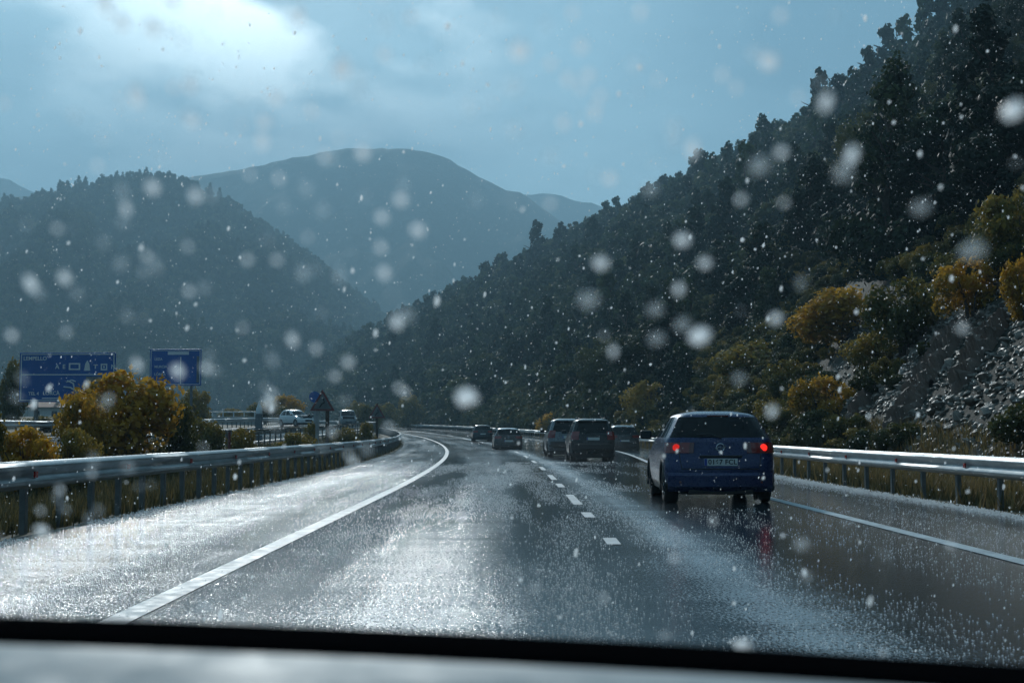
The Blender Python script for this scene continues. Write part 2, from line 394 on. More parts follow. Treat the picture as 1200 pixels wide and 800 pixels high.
class MB:
    def __init__(s): s.V = []; s.F = []
    def add(s, V, Fc):
        b = len(s.V); s.V += [tuple(v) for v in V]; s.F += [tuple(i + b for i in f) for f in Fc]; return s
    def box(s, lo, hi, bev=0.0):
        (x0, y0, z0), (x1, y1, z1) = lo, hi
        if not bev:
            return s.add([(x0, y0, z0), (x1, y0, z0), (x1, y1, z0), (x0, y1, z0), (x0, y0, z1), (x1, y0, z1), (x1, y1, z1), (x0, y1, z1)],
                         [(0, 3, 2, 1), (4, 5, 6, 7), (0, 1, 5, 4), (1, 2, 6, 5), (2, 3, 7, 6), (3, 0, 4, 7)])
        bm = bmesh.new(); bmesh.ops.create_cube(bm, size=1)
        for v_ in bm.verts: v_.co = Vector(((x0 + x1) / 2 + v_.co.x * (x1 - x0), (y0 + y1) / 2 + v_.co.y * (y1 - y0), (z0 + z1) / 2 + v_.co.z * (z1 - z0)))
        bmesh.ops.bevel(bm, geom=list(bm.edges), offset=bev, segments=2, affect='EDGES', profile=0.6)
        bm.verts.index_update()
        s.add([v_.co[:] for v_ in bm.verts], [[v_.index for v_ in f_.verts] for f_ in bm.faces]); bm.free(); return s
    def tube(s, pts, rad, n=8, cap=True):
        rings = []
        for i, p in enumerate(pts):
            p = Vector(p); a = Vector(pts[max(0, i - 1)]); b = Vector(pts[min(len(pts) - 1, i + 1)])
            q = (b - a).normalized().to_track_quat('Z', 'Y'); r_ = rad[i] if isinstance(rad, (list, tuple)) else rad
            rings.append([tuple(p + q @ Vector((math.cos(2 * math.pi * j / n) * r_, math.sin(2 * math.pi * j / n) * r_, 0))) for j in range(n)])
        V = [v_ for r_ in rings for v_ in r_]; Fc = []
        for i in range(len(rings) - 1):
            for j in range(n): Fc.append((i * n + j, i * n + (j + 1) % n, (i + 1) * n + (j + 1) % n, (i + 1) * n + j))
        if cap: Fc.append(tuple(range(n - 1, -1, -1))); Fc.append(tuple((len(rings) - 1) * n + j for j in range(n)))
        return s.add(V, Fc)
    def lathe_x(s, prof, n=24):
        """prof: (x, r) pairs revolved about the x axis"""
        V = [(x, math.cos(2 * math.pi * j / n) * r_, math.sin(2 * math.pi * j / n) * r_) for x, r_ in prof for j in range(n)]
        Fc = [(i * n + j, i * n + (j + 1) % n, (i + 1) * n + (j + 1) % n, (i + 1) * n + j) for i in range(len(prof) - 1) for j in range(n)]
        return s.add(V, Fc)
    def mesh(s, name, mat, smooth=False): return new_mesh(name, s.V, s.F, mat, smooth)
    def build(s, name, mat, parent=None, smooth=False, **kw): return obj(name, s.mesh(name, mat, smooth), parent, **kw)

def ss(t):
    t = max(0.0, min(1.0, t)); return t * t * (3 - 2 * t)
def interp(x, xs, ys):
    if x <= xs[0]: return ys[0]
    for i in range(len(xs) - 1):
        if x <= xs[i + 1]:
            return ys[i] + (ys[i + 1] - ys[i]) * (x - xs[i]) / (xs[i + 1] - xs[i])
    return ys[-1]

# ------------------------------------------------------------------ road geometry functions
def cx(D):                                   # centre line bends to the left
    d = max(0.0, D - 25.0)
    if D <= 360: return -d * d / 2400.0
    return -(335.0 ** 2) / 2400.0 - (D - 360) * 335.0 / 1200.0
def zr(D):                                   # and climbs a little
    t = (D - 100.0) / 25.0
    s = 25.0 * (t if t > 20 else math.log1p(math.exp(t)))
    return min(0.0115 * s, 6.0)
def widen(D): return 3.4 * ss((D - 28) / 70.0)
def P(off, D, dz=0.0): return Vector((cx(D) + off, D, zr(D) + dz))
def opp_near(D): return -12.5 + 4.7 * ss((D - 70) / 90.0)
def opp_z(off, D):
    n = opp_near(D)
    return zr(D) * 0.9 + 0.45 + 0.55 * ss((D - 60) / 90.0) + 0.045 * max(0.0, n - off)
OPPW = 9.6
def gz(off, D):
    n = opp_near(D)
    if off > -5.3: 
        return zr(D) - 0.03 if off < 9.2 + widen(D) else zr(D) - 0.03 - 0.4 * (off - 9.2 - widen(D))
    if off > n:
        t = (-5.3 - off) / (-5.3 - n)
        return (zr(D) - 0.03) * (1 - t) + (opp_z(n, D) - 0.04) * t - 0.35 * math.sin(math.pi * t)
    if off > n - OPPW: return opp_z(off, D) - 0.04
    d = n - OPPW - off
    return opp_z(n - OPPW, D) - 0.04 + 0.9 * ss(d / 30.0) + 2.0 * ss(d / 300.0)

# ground, one sheet to the horizon
Ds = [-9000, -2500, -600, -150] + list(range(-60, 440, 5)) + [460, 500, 560, 640, 760, 1000, 1600, 3000, 6000, 12000]
def offs_for(D):
    n = opp_near(D)
    return [-12000, -4000, -1500, -700, -350, -200, -130, -90, -65, -48, n - OPPW - 12, n - OPPW - 5, n - OPPW - 1.5, n - OPPW, n - OPPW / 2, n,
            n + (-5.3 - n) * 0.25, n + (-5.3 - n) * 0.5, n + (-5.3 - n) * 0.75, -5.3, -2, 2, 6, 9.2 + widen(D), 12 + widen(D), 22 + widen(D), 60, 400, 2000, 12000]
V = []; Fc = []
for D in Ds:
    for o_ in offs_for(D):
        z = gz(o_, max(-60, min(D, 900)))
        if o_ > 40: z = -6.0
        V.append((cx(D) + o_ if D < 2000 else cx(2000) + o_, D, z))
nc = len(offs_for(0))
for i in range(len(Ds) - 1):
    for j in range(nc - 1):
        Fc.append((i * nc + j, i * nc + j + 1, (i + 1) * nc + j + 1, (i + 1) * nc + j))
tag(obj('ground', new_mesh('ground', V, Fc, M['earth'], True)), kind='structure')

def ribbon(name, offa, offb, D0, D1, step, zf, mat, nx=1, uvw=True):
    """a strip of road between two offset functions"""
    n = max(1, int(round((D1 - D0) / step)))
    V = []; UV = []
    for i in range(n + 1):
        D = D0 + (D1 - D0) * i / n
        a = offa(D) if callable(offa) else offa; b = offb(D) if callable(offb) else offb
        for j in range(nx + 1):
            o_ = a + (b - a) * j / nx
            V.append((cx(D) + o_, D, zf(o_, D))); UV.append((o_, D))
    Fc = [(i * (nx + 1) + j, i * (nx + 1) + j + 1, (i + 1) * (nx + 1) + j + 1, (i + 1) * (nx + 1) + j) for i in range(n) for j in range(nx)]
    me = new_mesh(name, V, Fc, mat, True)
    if uvw:
        lay = me.uv_layers.new(name='road')
        for l in me.loops: lay.data[l.index].uv = UV[l.vertex_index]
    return me
def redge(D): return 4.35 + widen(D)
def dash_off(D): return 0.84 + 0.18 * ss((D - 6) / 10.0) + 0.55 * ss((D - 28) / 70.0)
road = tag(obj('road', ribbon('road', -5.2, lambda D: 6.75 + widen(D), -50, 420, 3.0, lambda o_, D: zr(D), M['asphalt'], 4)), kind='structure')
zline = lambda o_, D: zr(D) + 0.005
obj('edge_line', ribbon('edge_line', -2.40, -2.22, -50, 420, 3.0, zline, M['paint']), road)
obj('edge_line', ribbon('edge_line', lambda D: redge(D) - 0.09, lambda D: redge(D) + 0.09, -50, 420, 3.0, zline, M['paint']), road)
for a, b in [(2.0, 3.4), (14.4, 15.3), (19.0, 20.2), (22.4, 26.0), (29.5, 31.6), (34.2, 38), (43, 47), (53, 57), (64, 68), (76, 81), (90, 96), (106, 112), (124, 131), (144, 152), (166, 175)]:
    obj('lane_dash', ribbon('lane_dash', lambda D: dash_off(D) - 0.07, lambda D: dash_off(D) + 0.07, a, b, 1.0, zline, M['paint']), road)
opp = tag(obj('opposite_carriageway', ribbon('opposite_carriageway', lambda D: opp_near(D) - OPPW + 0.1, lambda D: opp_near(D) - 0.1, -50, 420, 4.0, opp_z, M['asphalt'], 3)), kind='structure')
for t in (0.08, 0.92):
    obj('edge_line', ribbon('edge_line', lambda D: opp_near(D) - OPPW * t - 0.09, lambda D: opp_near(D) - OPPW * t + 0.09, -50, 420, 4.0, lambda o_, D: opp_z(o_, D) + 0.006, M['paint']), opp)

# ------------------------------------------------------------------ hillside on the right
#        foot D,  ridge x, y, z
HILL = [(-70, 150, -60, 116), (-20, 152, 80, 120), (10, 150, 190, 122), (28, 146, 300, 119), (45, 138, 385, 113), (62, 124, 440, 106),
        (85, 106, 480, 100), (115, 86, 520, 94), (150, 60, 560, 86), (190, 33, 600, 77), (230, 2, 640, 68), (270, -30, 680, 58),
        (310, -62, 720, 46), (350, -97, 770, 33), (400, -130, 830, 20), (470, -170, 900, 9), (560, -240, 980, 3)]
def cr(p0, p1, p2, p3, t):
    return 0.5 * ((2 * p1) + (-p0 + p2) * t + (2 * p0 - 5 * p1 + 4 * p2 - p3) * t * t + (-p0 + 3 * p1 - 3 * p2 + p3) * t ** 3)
HT = [np.array(h, float) for h in HILL]
def hill_row(u):
    x = u * (len(HT) - 1); i = min(int(x), len(HT) - 2); t = x - i
    q = cr(HT[max(0, i - 1)], HT[i], HT[i + 1], HT[min(len(HT) - 1, i + 2)], t)
    return q
def hill_pt(u, v):
    D, X, Y, Z = hill_row(u)
    fx = cx(D) + 9.0 + widen(D); f = Vector((fx, D, zr(D) - 0.3)); r_ = Vector((X, Y, Z))
    p = f.lerp(r_, v)
    if v > 1:
        p.z = Z - (v - 1) * 160
    prof = 0.0
    dist = (Vector((p.x, p.y, 0)) - Vector((fx, D, 0))).length
    a = min(1.0, dist / 14.0)
    n = mn.fractal(Vector((p.x * 0.018, p.y * 0.018, 3.3)), 1.0, 2.0, 5)
    n2 = mn.fractal(Vector((p.x * 0.11, p.y * 0.11, 9.3)), 1.0, 2.0, 4)
    p.z += a * (4.2 * n * min(1, dist / 60) + 0.55 * n2) - 1.6 * math.sin(math.pi * min(1, dist / 26.0)) * 0.0
    # cut bank next to the road: a gentle verge, then a steep face
    if dist < 30: p.z += 1.1 * math.sin(math.pi * min(1.0, dist / 30.0)) * ss(dist / 5.0)
    return p
NU, NVH = 330, 84
vs = [(j / (NVH - 8)) ** 1.7 if j <= NVH - 8 else 1 + (j - NVH + 8) * 0.05 for j in range(NVH + 1)]
V = []; Fc = []
for i in range(NU + 1):
    u = i / NU
    for v_ in vs: V.append(hill_pt(u, v_)[:])
for i in range(NU):
    for j in range(NVH):
        a = i * (NVH + 1) + j
        Fc.append((a, a + 1, a + NVH + 2, a + NVH + 1))
hill = tag(obj('hillside', new_mesh('hillside', V, Fc, M['hill'], True)), kind='structure')

def proj(p):
    """pixel of a world point in the 1200 x 800 frame"""
    a = math.atan((HOR - 400) / F)
    y, z = p[1], p[2] - CAMZ
    d = y * math.cos(a) + z * math.sin(a); up = -y * math.sin(a) + z * math.cos(a)
    if d <= 0.1: return None
    return 600 + p[0] / d * F, 400 - up / d * F, d

# ------------------------------------------------------------------ far mountains
def mountain(name, pts, D, foot, back, mat, seed, amp, nx=170, ny=44):
    """pts: ridge line as (column, row) seen from the road, at distance D"""
    ra = [((x - 600) / F * D, CAMZ + (HOR - y) / F * D) for x, y in pts]
    xs = [a[0] for a in ra]; zs = [a[1] for a in ra]
    V = []; Fc = []
    for i in range(nx + 1):
        X = xs[0] + (xs[-1] - xs[0]) * i / nx
        Z = interp(X, xs, zs)
        for j in range(ny + 1):
            t = j / (ny - 6)
            if t <= 1:
                y = D - foot + foot * t
                z = -12 + (Z + 12) * (t ** 0.85)
            else:
                y = D + back * (t - 1) * 4; z = Z - (t - 1) * 3.0 * Z * 0.5
            n = mn.fractal(Vector((X * 2.2 / D + seed, y * 2.2 / D, seed)) * 4, 1.0, 2.0, 6)
            g = abs(mn.fractal(Vector((X * 9 / D + seed, y * 3.0 / D, seed + 4)), 1.0, 2.0, 5))
            k_ = math.sin(math.pi * min(1, t) ** 1.2) if t < 1 else 0
            fine = mn.fractal(Vector((X * 0.03, y * 0.03, seed)), 1.0, 2.0, 3)
            z += amp * (0.7 * n - 1.3 * g) * k_ + 0.05 * amp * fine
            V.append((X * (y / D) if t <= 1 else X, y, z))
    for i in range(nx):
        for j in range(ny):
            a = i * (ny + 1) + j
            Fc.append((a, a + ny + 1, a + ny + 2, a + 1))
    return tag(obj(name, new_mesh(name, V, Fc, mat, True)), kind='structure')
m_left = mountain('mountain', [(-900, 150), (-500, 200), (-250, 228), (-90, 240), (0, 236), (30, 232), (60, 224), (95, 217), (125, 211), (150, 206), (180, 205), (205, 209), (225, 216), (255, 231), (285, 249), (320, 274), (360, 304), (410, 343), (470, 388), (560, 438), (680, 486), (800, 500)],
                  1400, 760, 300, M['mount'], 1.3, 46, 260, 60)
mountain('mountain', [(-700, 240), (-200, 240), (60, 226), (150, 214), (210, 207), (255, 200), (300, 192), (350, 181), (385, 174), (420, 171), (465, 171), (500, 175), (525, 184), (545, 196), (565, 207), (590, 219), (612, 226), (632, 238), (655, 258), (700, 290), (800, 350), (900, 420), (1100, 480)],
         2500, 1050, 500, M['mount_far'], 5.1, 78, 220, 46)
mountain('mountain', [(-600, 215), (-300, 210), (-60, 204), (0, 206), (30, 222), (90, 240), (300, 250), (480, 245), (580, 232), (612, 226), (640, 224), (665, 230), (690, 236), (720, 246), (760, 262), (850, 280), (1000, 320), (1300, 420)],
         3200, 500, 600, M['mount_far'], 8.7, 80, 160, 36)

# ------------------------------------------------------------------ plants
def leaf_faces(n, centres, radii, size, seed, flat=1.0, tip=None, jit=0.55):
    """n bent leaf-clump quads spread over the shells of overlapping lumps; returns V, T(quads), tint"""
    r_ = np.random.RandomState(seed)
    c = np.asarray(centres, float); rad = np.asarray(radii, float)
    w = rad ** 2; w = w / w.sum()
    idx = r_.choice(len(c), n, p=w)
    d = r_.normal(size=(n, 3)); d /= np.linalg.norm(d, axis=1)[:, None]
    rr = rad[idx] * (0.45 + 0.6 * r_.rand(n) ** 0.6) * np.where(r_.rand(n) < 0.12, 1.0 + 0.45 * r_.rand(n), 1.0)
    p = c[idx] + d * rr[:, None] * np.array([1, 1, flat])
    nn = d + r_.normal(scale=jit, size=(n, 3)); nn /= np.linalg.norm(nn, axis=1)[:, None]
    t = np.cross(nn, r_.normal(size=(n, 3))); t /= np.linalg.norm(t, axis=1)[:, None]
    b = np.cross(nn, t)
    s = size * (0.55 + 0.9 * r_.rand(n))[:, None]
    V = np.empty((n, 4, 3))
    V[:, 0] = p - t * s; V[:, 1] = p - b * s * 0.6 + nn * s * 0.2; V[:, 2] = p + t * s; V[:, 3] = p + b * s * 0.6 - nn * s * 0.15
    T = np.arange(n * 4).reshape(n, 4)
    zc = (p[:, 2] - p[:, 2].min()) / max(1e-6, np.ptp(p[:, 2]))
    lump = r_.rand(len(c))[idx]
    tint = np.clip(0.28 * r_.rand(n) + 0.34 * lump + (0.4 * zc if tip is None else tip * zc), 0, 1)  # default height term puts the light on crown tops into the tint
    return V.reshape(-1, 3), T, tint

def lumps(n, rx, rz, z0, seed, shape='round', lf=0.42):
    r_ = random.Random(seed); C_ = []; Rd = []
    for i in range(n):
        h = (i + r_.random()) / n
        if shape == 'cone': w = rx * (1.0 - 0.86 * h) ** 0.9
        elif shape == 'umbrella': w = rx * (0.45 + 0.75 * math.sin(math.pi * min(1, h * 0.9 + 0.12)))
        else: w = rx * math.sqrt(max(0.05, 1 - (2 * h - 0.85) ** 2 * 0.75))
        a = r_.random() * 2 * math.pi; q = w * math.sqrt(r_.random()) * 0.85
        C_.append((math.cos(a) * q, math.sin(a) * q, z0 + h * rz)); Rd.append(max(0.18 * rx, (0.42 if shape == 'cone' else lf) * w * (0.6 + 0.6 * r_.random())))
    return C_, Rd

def trunk_mesh(name, h, r0, seed, limbs=5, top=0.9):
    r_ = random.Random(seed); b = MB()
    pts = [(0, 0, -0.4)]
    x = y = 0.0
    for i in range(1, 6):
        x += r_.uniform(-0.04, 0.04) * h; y += r_.uniform(-0.04, 0.04) * h
        pts.append((x, y, h * top * i / 5))
    b.tube(pts, [r0 * (1 - 0.8 * i / 5) for i in range(6)], 6)
    for i in range(limbs):
        k_ = r_.randint(1, 4); p = Vector(pts[k_]); a = r_.random() * 6.28
        q = p + Vector((math.cos(a), math.sin(a), 0.7)) * h * r_.uniform(0.16, 0.28)
        b.tube([p, (p + q) / 2 + Vector((0, 0, 0.03 * h)), q], [r0 * 0.45, r0 * 0.3, r0 * 0.12], 5)
    return b.mesh(name, M['bark'])

PINE = []       # (trunk mesh, crown mesh, height)
specs = [('round', 2.1, 4.0, 0.2, 16), ('umbrella', 2.4, 3.6, 0.4, 17), ('cone', 2.1, 6.2, 0.0, 24), ('round', 2.5, 4.0, 0.1, 18), ('cone', 2.4, 5.2, 0.0, 22), ('round', 1.7, 5.2, 0.1, 16)]
PINE_N = []     # the same kinds with finer needles for the near trees
for i, (shp, rx, rz, z0, nl) in enumerate(specs):
    c_, r_ = lumps(int(nl * 1.9), rx * 1.08, rz, z0, 20 + i, shp, 0.32)
    V_, T_, t_ = leaf_faces(1700, c_, r_, 0.26, 40 + i, 0.85, None, 0.4)
    pm = M['oak'] if i in (1, 3) else M['pine']
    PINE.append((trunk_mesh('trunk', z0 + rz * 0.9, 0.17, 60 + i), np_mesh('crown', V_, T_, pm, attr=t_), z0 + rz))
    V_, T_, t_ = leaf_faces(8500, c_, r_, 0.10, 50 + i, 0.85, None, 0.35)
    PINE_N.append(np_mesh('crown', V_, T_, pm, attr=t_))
SCRUB = []
for i in range(4):
    c_, r_ = lumps(9, 1.0, 0.9, 0.25, 80 + i)
    V_, T_, t_ = leaf_faces(520, c_, r_, 0.17, 90 + i, 0.8)
    SCRUB.append(np_mesh('foliage', V_, T_, M['scrub'], attr=t_))
SCRUB_N = []
for i in range(4):
    c_, r_ = lumps(11, 1.0, 0.9, 0.15, 180 + i)
    V_, T_, t_ = leaf_faces(3600, c_, r_, 0.055, 190 + i, 0.8)
    SCRUB_N.append(np_mesh('foliage', V_, T_, M['scrub'] if i % 2 else M['olive'], attr=t_))
def bush_mesh(mat, n, leaf, seed, rx=1.0, rz=1.3, nl=22, tip=0.5, z0=0.25):
    c_, r_ = lumps(nl, rx, rz, z0, seed)
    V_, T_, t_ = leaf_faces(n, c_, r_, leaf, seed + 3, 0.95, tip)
    return np_mesh('crown', V_, T_, mat, attr=t_)
def stems_mesh(seed, h=1.2, r=0.03, n=7):
    r_ = random.Random(seed); b = MB()
    for i in range(n):
        a = r_.random() * 6.28; sp = r_.uniform(0.15, 0.55) * h
        b.tube([(0.05 * math.cos(a), 0.05 * math.sin(a), -0.25), (sp * 0.4 * math.cos(a), sp * 0.4 * math.sin(a), h * 0.5), (sp * math.cos(a), sp * math.sin(a), h)], [r, r * 0.7, r * 0.3], 5)
    return b.mesh('stems', M['bark'])
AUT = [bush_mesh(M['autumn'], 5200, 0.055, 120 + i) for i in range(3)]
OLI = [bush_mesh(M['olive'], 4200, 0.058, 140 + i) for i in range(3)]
STEM = [stems_mesh(160 + i) for i in range(3)]

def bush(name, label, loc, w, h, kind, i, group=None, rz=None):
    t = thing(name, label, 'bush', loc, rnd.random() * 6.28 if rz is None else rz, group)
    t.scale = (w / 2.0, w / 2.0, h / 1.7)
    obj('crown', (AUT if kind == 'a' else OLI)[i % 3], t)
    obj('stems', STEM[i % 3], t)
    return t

# hill forest: sample trees over the slope
rt = random.Random(5)
trees = []; scrub = []
tries = 0
def forest_density(u, v, p):
    n = 0.9 * mn.fractal(Vector((p.x * 0.02, p.y * 0.02, 1.1)), 1.0, 2.0, 3)
    base = interp(v, [0, 0.05, 0.16, 0.3, 0.45, 0.6, 1.0], [0.0, 0.16, 0.22, 0.26, 0.55, 0.85, 1.0])
    if u > 0.42: base = max(base, interp(v, [0, 0.04, 0.12, 0.3], [0.0, 0.45, 0.6, 0.75]))
    return base + 0.6 * n
cells = set()
CLEARINGS = [(990, 345, 405, 66), (1062, 335, 420, 50), (966, 445, 505, 50), (1140, 318, 385, 50), (880, 405, 460, 55), (1030, 395, 440, 40), (600, 450, 488, 26)]   # round the big bushes nothing else grows
def cleared(q): return any(abs(q[0] - x) < w_ and a_ - 10 < q[1] < b_ + 42 for x, a_, b_, w_ in CLEARINGS)
while tries < 60000 and len(trees) < 4000:
    tries += 1
    u = rt.random() ** 0.95; v_ = rt.random() ** 0.8 * 1.02
    p = hill_pt(u, v_)
    if p.y < 20: continue
    q = proj(p)
    if q is None or q[0] > 1330 or q[0] < 200: continue
    if cleared(q) or rt.random() > forest_density(u, v_, p):
        if v_ > 0.02 and len(scrub) < 14000: scrub.append((p, u, v_, q))
        continue
    g = (round(p.x / 4.7), round(p.y / 4.7))
    if g in cells: continue
    cells.add(g)
    s = rt.uniform(0.85, 1.75) * (0.85 if v_ < 0.3 else 1.0 + 0.45 * ss((v_ - 0.3) / 0.5)) * (1.3 if rt.random() < 0.06 else 1.0)
    trees.append((p, u, v_, q, s, rt.randrange(len(PINE)), rt.random() * 6.28))
def in_frame(q): return -20 < q[0] < 1220 and -60 < q[1] < 540
trees.sort(key=lambda t: -(PINE[t[5]][2] * t[4] / t[3][2]) if in_frame(t[3]) else 1)
near_t, far_t = trees[:300], trees[300:]
for p, u, v_, q, s, ki, rz in near_t:
    if v_ > 0.9: lab, grp = 'dark green pine standing out on the skyline of the right hillside', 'pines on the skyline'
    elif v_ > 0.45: lab, grp = 'dark green pine in the dense wood high on the right hillside', 'pines high on the hillside'
    elif v_ > 0.16: lab, grp = 'dark green pine among scrub halfway up the right hillside', 'pines among the scrub'
    else: lab, grp = 'dark green pine low on the right hillside above the guard rail', 'pines low on the hillside'
    t = thing('pine_tree', lab, 'pine tree', p, rz, grp)
    t.scale = (s, s, s * (0.9 + 0.3 * ((ki * 7 % 5) / 5)))
    obj('trunk', PINE[ki][0], t); obj('crown', PINE_N[ki] if q[2] < 190 else PINE[ki][1], t)

def geo_scatter(name, pts, protos, label, cat):
    """one object that instances protos (list of lists of meshes) on points (loc, scale, index, rz)"""
    coll = bpy.data.collections.new(name + '_kinds')
    for i, me in enumerate(protos):
        o = bpy.data.objects.new('%s_kind_%02d' % (name, i), me); coll.objects.link(o)
    me = bpy.data.meshes.new(name)
    me.vertices.add(len(pts)); me.vertices.foreach_set('co', np.array([p[0][:] for p in pts], np.float32).ravel())
    for nm, ty, vals in (('sc', 'FLOAT', [p[1] for p in pts]), ('ki', 'INT', [p[2] for p in pts]), ('rz', 'FLOAT', [p[3] for p in pts])):
        a = me.attributes.new(nm, ty, 'POINT'); a.data.foreach_set('value', vals)
    o = obj(name, me)
    ng = bpy.data.node_groups.new(name + '_scatter', 'GeometryNodeTree')
    ng.interface.new_socket('Geometry', in_out='INPUT', socket_type='NodeSocketGeometry')
    ng.interface.new_socket('Geometry', in_out='OUTPUT', socket_type='NodeSocketGeometry')
    gi = ng.nodes.new('NodeGroupInput'); go = ng.nodes.new('NodeGroupOutput')
    ci = ng.nodes.new('GeometryNodeCollectionInfo'); ci.inputs['Collection'].default_value = coll
    ci.inputs['Separate Children'].default_value = True; ci.inputs['Reset Children'].default_value = True
    ip = ng.nodes.new('GeometryNodeInstanceOnPoints'); ip.inputs['Pick Instance'].default_value = True
    def na(nm, ty):
        a = ng.nodes.new('GeometryNodeInputNamedAttribute'); a.data_type = ty; a.inputs['Name'].default_value = nm
        return a.outputs[0]
    L = ng.links.new
    L(gi.outputs[0], ip.inputs['Points']); L(ci.outputs[0], ip.inputs['Instance'])
    L(na('ki', 'INT'), ip.inputs['Instance Index']); L(na('sc', 'FLOAT'), ip.inputs['Scale'])
    cv = ng.nodes.new('ShaderNodeCombineXYZ'); L(na('rz', 'FLOAT'), cv.inputs[2]); L(cv.outputs[0], ip.inputs['Rotation'])
    L(ip.outputs[0], go.inputs[0])
    md = o.modifiers.new('scatter', 'NODES'); md.node_group = ng
    return tag(o, label, cat, kind='stuff')
def join_meshes(name, a, b):
    bm = bmesh.new(); bm.from_mesh(a)
    off = len(a.materials); n0 = len(bm.faces); bm.from_mesh(b); bm.faces.ensure_lookup_table()
    for f_ in bm.faces[n0:]: f_.material_index += off
    me = bpy.data.meshes.new(name); bm.to_mesh(me); bm.free()
    for m_ in list(a.materials) + list(b.materials): me.materials.append(m_)
    return me
PINE_J = [join_meshes('pine', c_, t_) for t_, c_, h_ in PINE]
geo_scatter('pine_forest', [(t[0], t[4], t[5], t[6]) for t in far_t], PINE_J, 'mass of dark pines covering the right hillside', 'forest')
low = []
while len(low) < 3600:
    u = rt.random() ** 0.9; D_ = hill_row(u)[0]
    if D_ < 24 or D_ > 380: continue
    v_ = 0.004 + 0.16 * rt.random() ** 1.7; p = hill_pt(u, v_); q = proj(p)
    if q is None or q[0] > 1290: continue
    if q[0] > 975 and q[1] > 330 and rt.random() < 0.95: continue
    low.append((p, u, v_, q))
scrub = [x for x in scrub if not (x[3][0] > 985 and x[3][1] > 345)]
near_s = [x for x in scrub + low if x[3][2] < 130]; scrub = [x for x in scrub + low if x[3][2] >= 130]
geo_scatter('bank_scrub', [(p[0], rt.uniform(0.35, 1.0), rt.randrange(4), rt.random() * 6.28) for p in near_s], SCRUB_N, 'low scrub covering the bank above the right guard rail', 'scrub')
geo_scatter('hill_scrub', [(p[0], rt.uniform(0.7, 2.0), rt.randrange(4), rt.random() * 6.28) for p in scrub], SCRUB, 'low green scrub covering the right hillside between the pines', 'scrub')

# forest on the nearer left mountain
me = m_left.data
tot = []
pv = me.vertices
r2 = random.Random(9)
polys = me.polygons
for f_ in polys:
    c_ = f_.center; q = proj(c_)
    if q is None or not (-40 < q[0] < 520): continue
    for _ in range(2):
        if r2.random() < 0.62:
            a_, b_ = r2.random(), r2.random(); vv = [pv[i].co for i in f_.vertices]
            p = vv[0].lerp(vv[1], a_).lerp(vv[3].lerp(vv[2], a_), b_)
            tot.append((p, r2.uniform(0.9, 2.0), r2.randrange(6), r2.random() * 6.28))
geo_scatter('mountain_forest', tot, PINE_J, 'hazy forest covering the left mountain', 'forest')

# ------------------------------------------------------------------ scree, slabs, shrubs near the right rail
def rock_mesh(seed, flat=0.55):
    bm = bmesh.new(); bmesh.ops.create_icosphere(bm, subdivisions=1, radius=1.0); r_ = random.Random(seed)
    for v_ in bm.verts:
        v_.co *= r_.uniform(0.62, 1.15); v_.co.z *= flat; v_.co.x *= 1.25
    me = bpy.data.meshes.new('rock'); bm.to_mesh(me); bm.free(); me.materials.append(M['rock']); return me
ROCKS = [rock_mesh(200 + i, 0.35 + 0.08 * (i % 4)) for i in range(8)]
def hill_inverse(x_px, y_px, D):
    """point on the slope straight under the ray at depth D"""
    X = (x_px - 600) / F * D
    return X
def slope_at(X, Y):
    """height of the hill surface near the road at (X, Y)"""
    best = None
    lo, hi = 0.0, 0.62
    # the foot-to-ridge rows run diagonally: find the row and the position on it
    for it in range(26):
        u = (lo + hi) / 2
        D, rx, ry, rz_ = hill_row(u); fx = cx(D) + 9.0 + widen(D)
        # signed side of the row line
        s = (rx - fx) * (Y - D) - (ry - D) * (X - fx)
        if s > 0: lo = u
        else: hi = u
    D, rx, ry, rz_ = hill_row(u); fx = cx(D) + 9.0 + widen(D)
    v_ = ((X - fx) * (rx - fx) + (Y - D) * (ry - D)) / ((rx - fx) ** 2 + (ry - D) ** 2)
    return hill_pt(u, max(0.0, v_)), v_
stones = []
r3 = random.Random(31)
for i in range(20000):
    Y = r3.uniform(17, 62); X = 9.3 + widen(Y) + r3.random() ** 1.3 * 15
    p, v_ = slope_at(X, Y); q = proj(p)
    if q is None: continue
    px, py = q[0], q[1]
    # the scree fan lies on the right, and small patches lie further on
    w = ss((px - (965 + (py - 330) * 0.05 + 60 * mn.noise(Vector((X * 0.5, Y * 0.3, 2))))) / 90.0)
    if py < 330: w *= ss((py - 270) / 60)
    w = max(w, 0.5 * ss((mn.noise(Vector((X * 0.35, Y * 0.12, 7))) - 0.22) * 5))
    if px > 1260 or r3.random() > w: continue
    stones.append((p, r3.uniform(0.05, 0.13) * (1.8 if r3.random() < 0.10 else 1.0), r3.randrange(8), q))
stones.sort(key=lambda s: -s[1] / s[3][2] if s[3][0] < 1200 else 1)
for p, s, ki, q in stones[:300]:
    o = obj('rock', ROCKS[ki], hill, p + Vector((0, 0, s * 0.15)), (r3.uniform(-0.5, 0.5), r3.uniform(0.1, 0.9) * -1, r3.random() * 6.28), (s, s, s))
bmv = []; bmf = []
Vs = []; Ts = []; nb = 0
rk = []
for me_ in ROCKS:
    vv = np.empty(len(me_.vertices) * 3, np.float32); me_.vertices.foreach_get('co', vv)
    rk.append((vv.reshape(-1, 3), np.array([list(f_.vertices) for f_ in me_.polygons])))
for p, s, ki, q in stones[300:]:
    e_ = np.array(Euler((r3.uniform(-0.5, 0.5), -r3.uniform(0.1, 0.9), r3.random() * 6.28)).to_matrix())
    Vs.append((rk[ki][0] @ e_.T) * s + np.array(p[:]) + np.array([0, 0, s * 0.15])); Ts.append(rk[ki][1] + nb); nb += len(rk[ki][0])
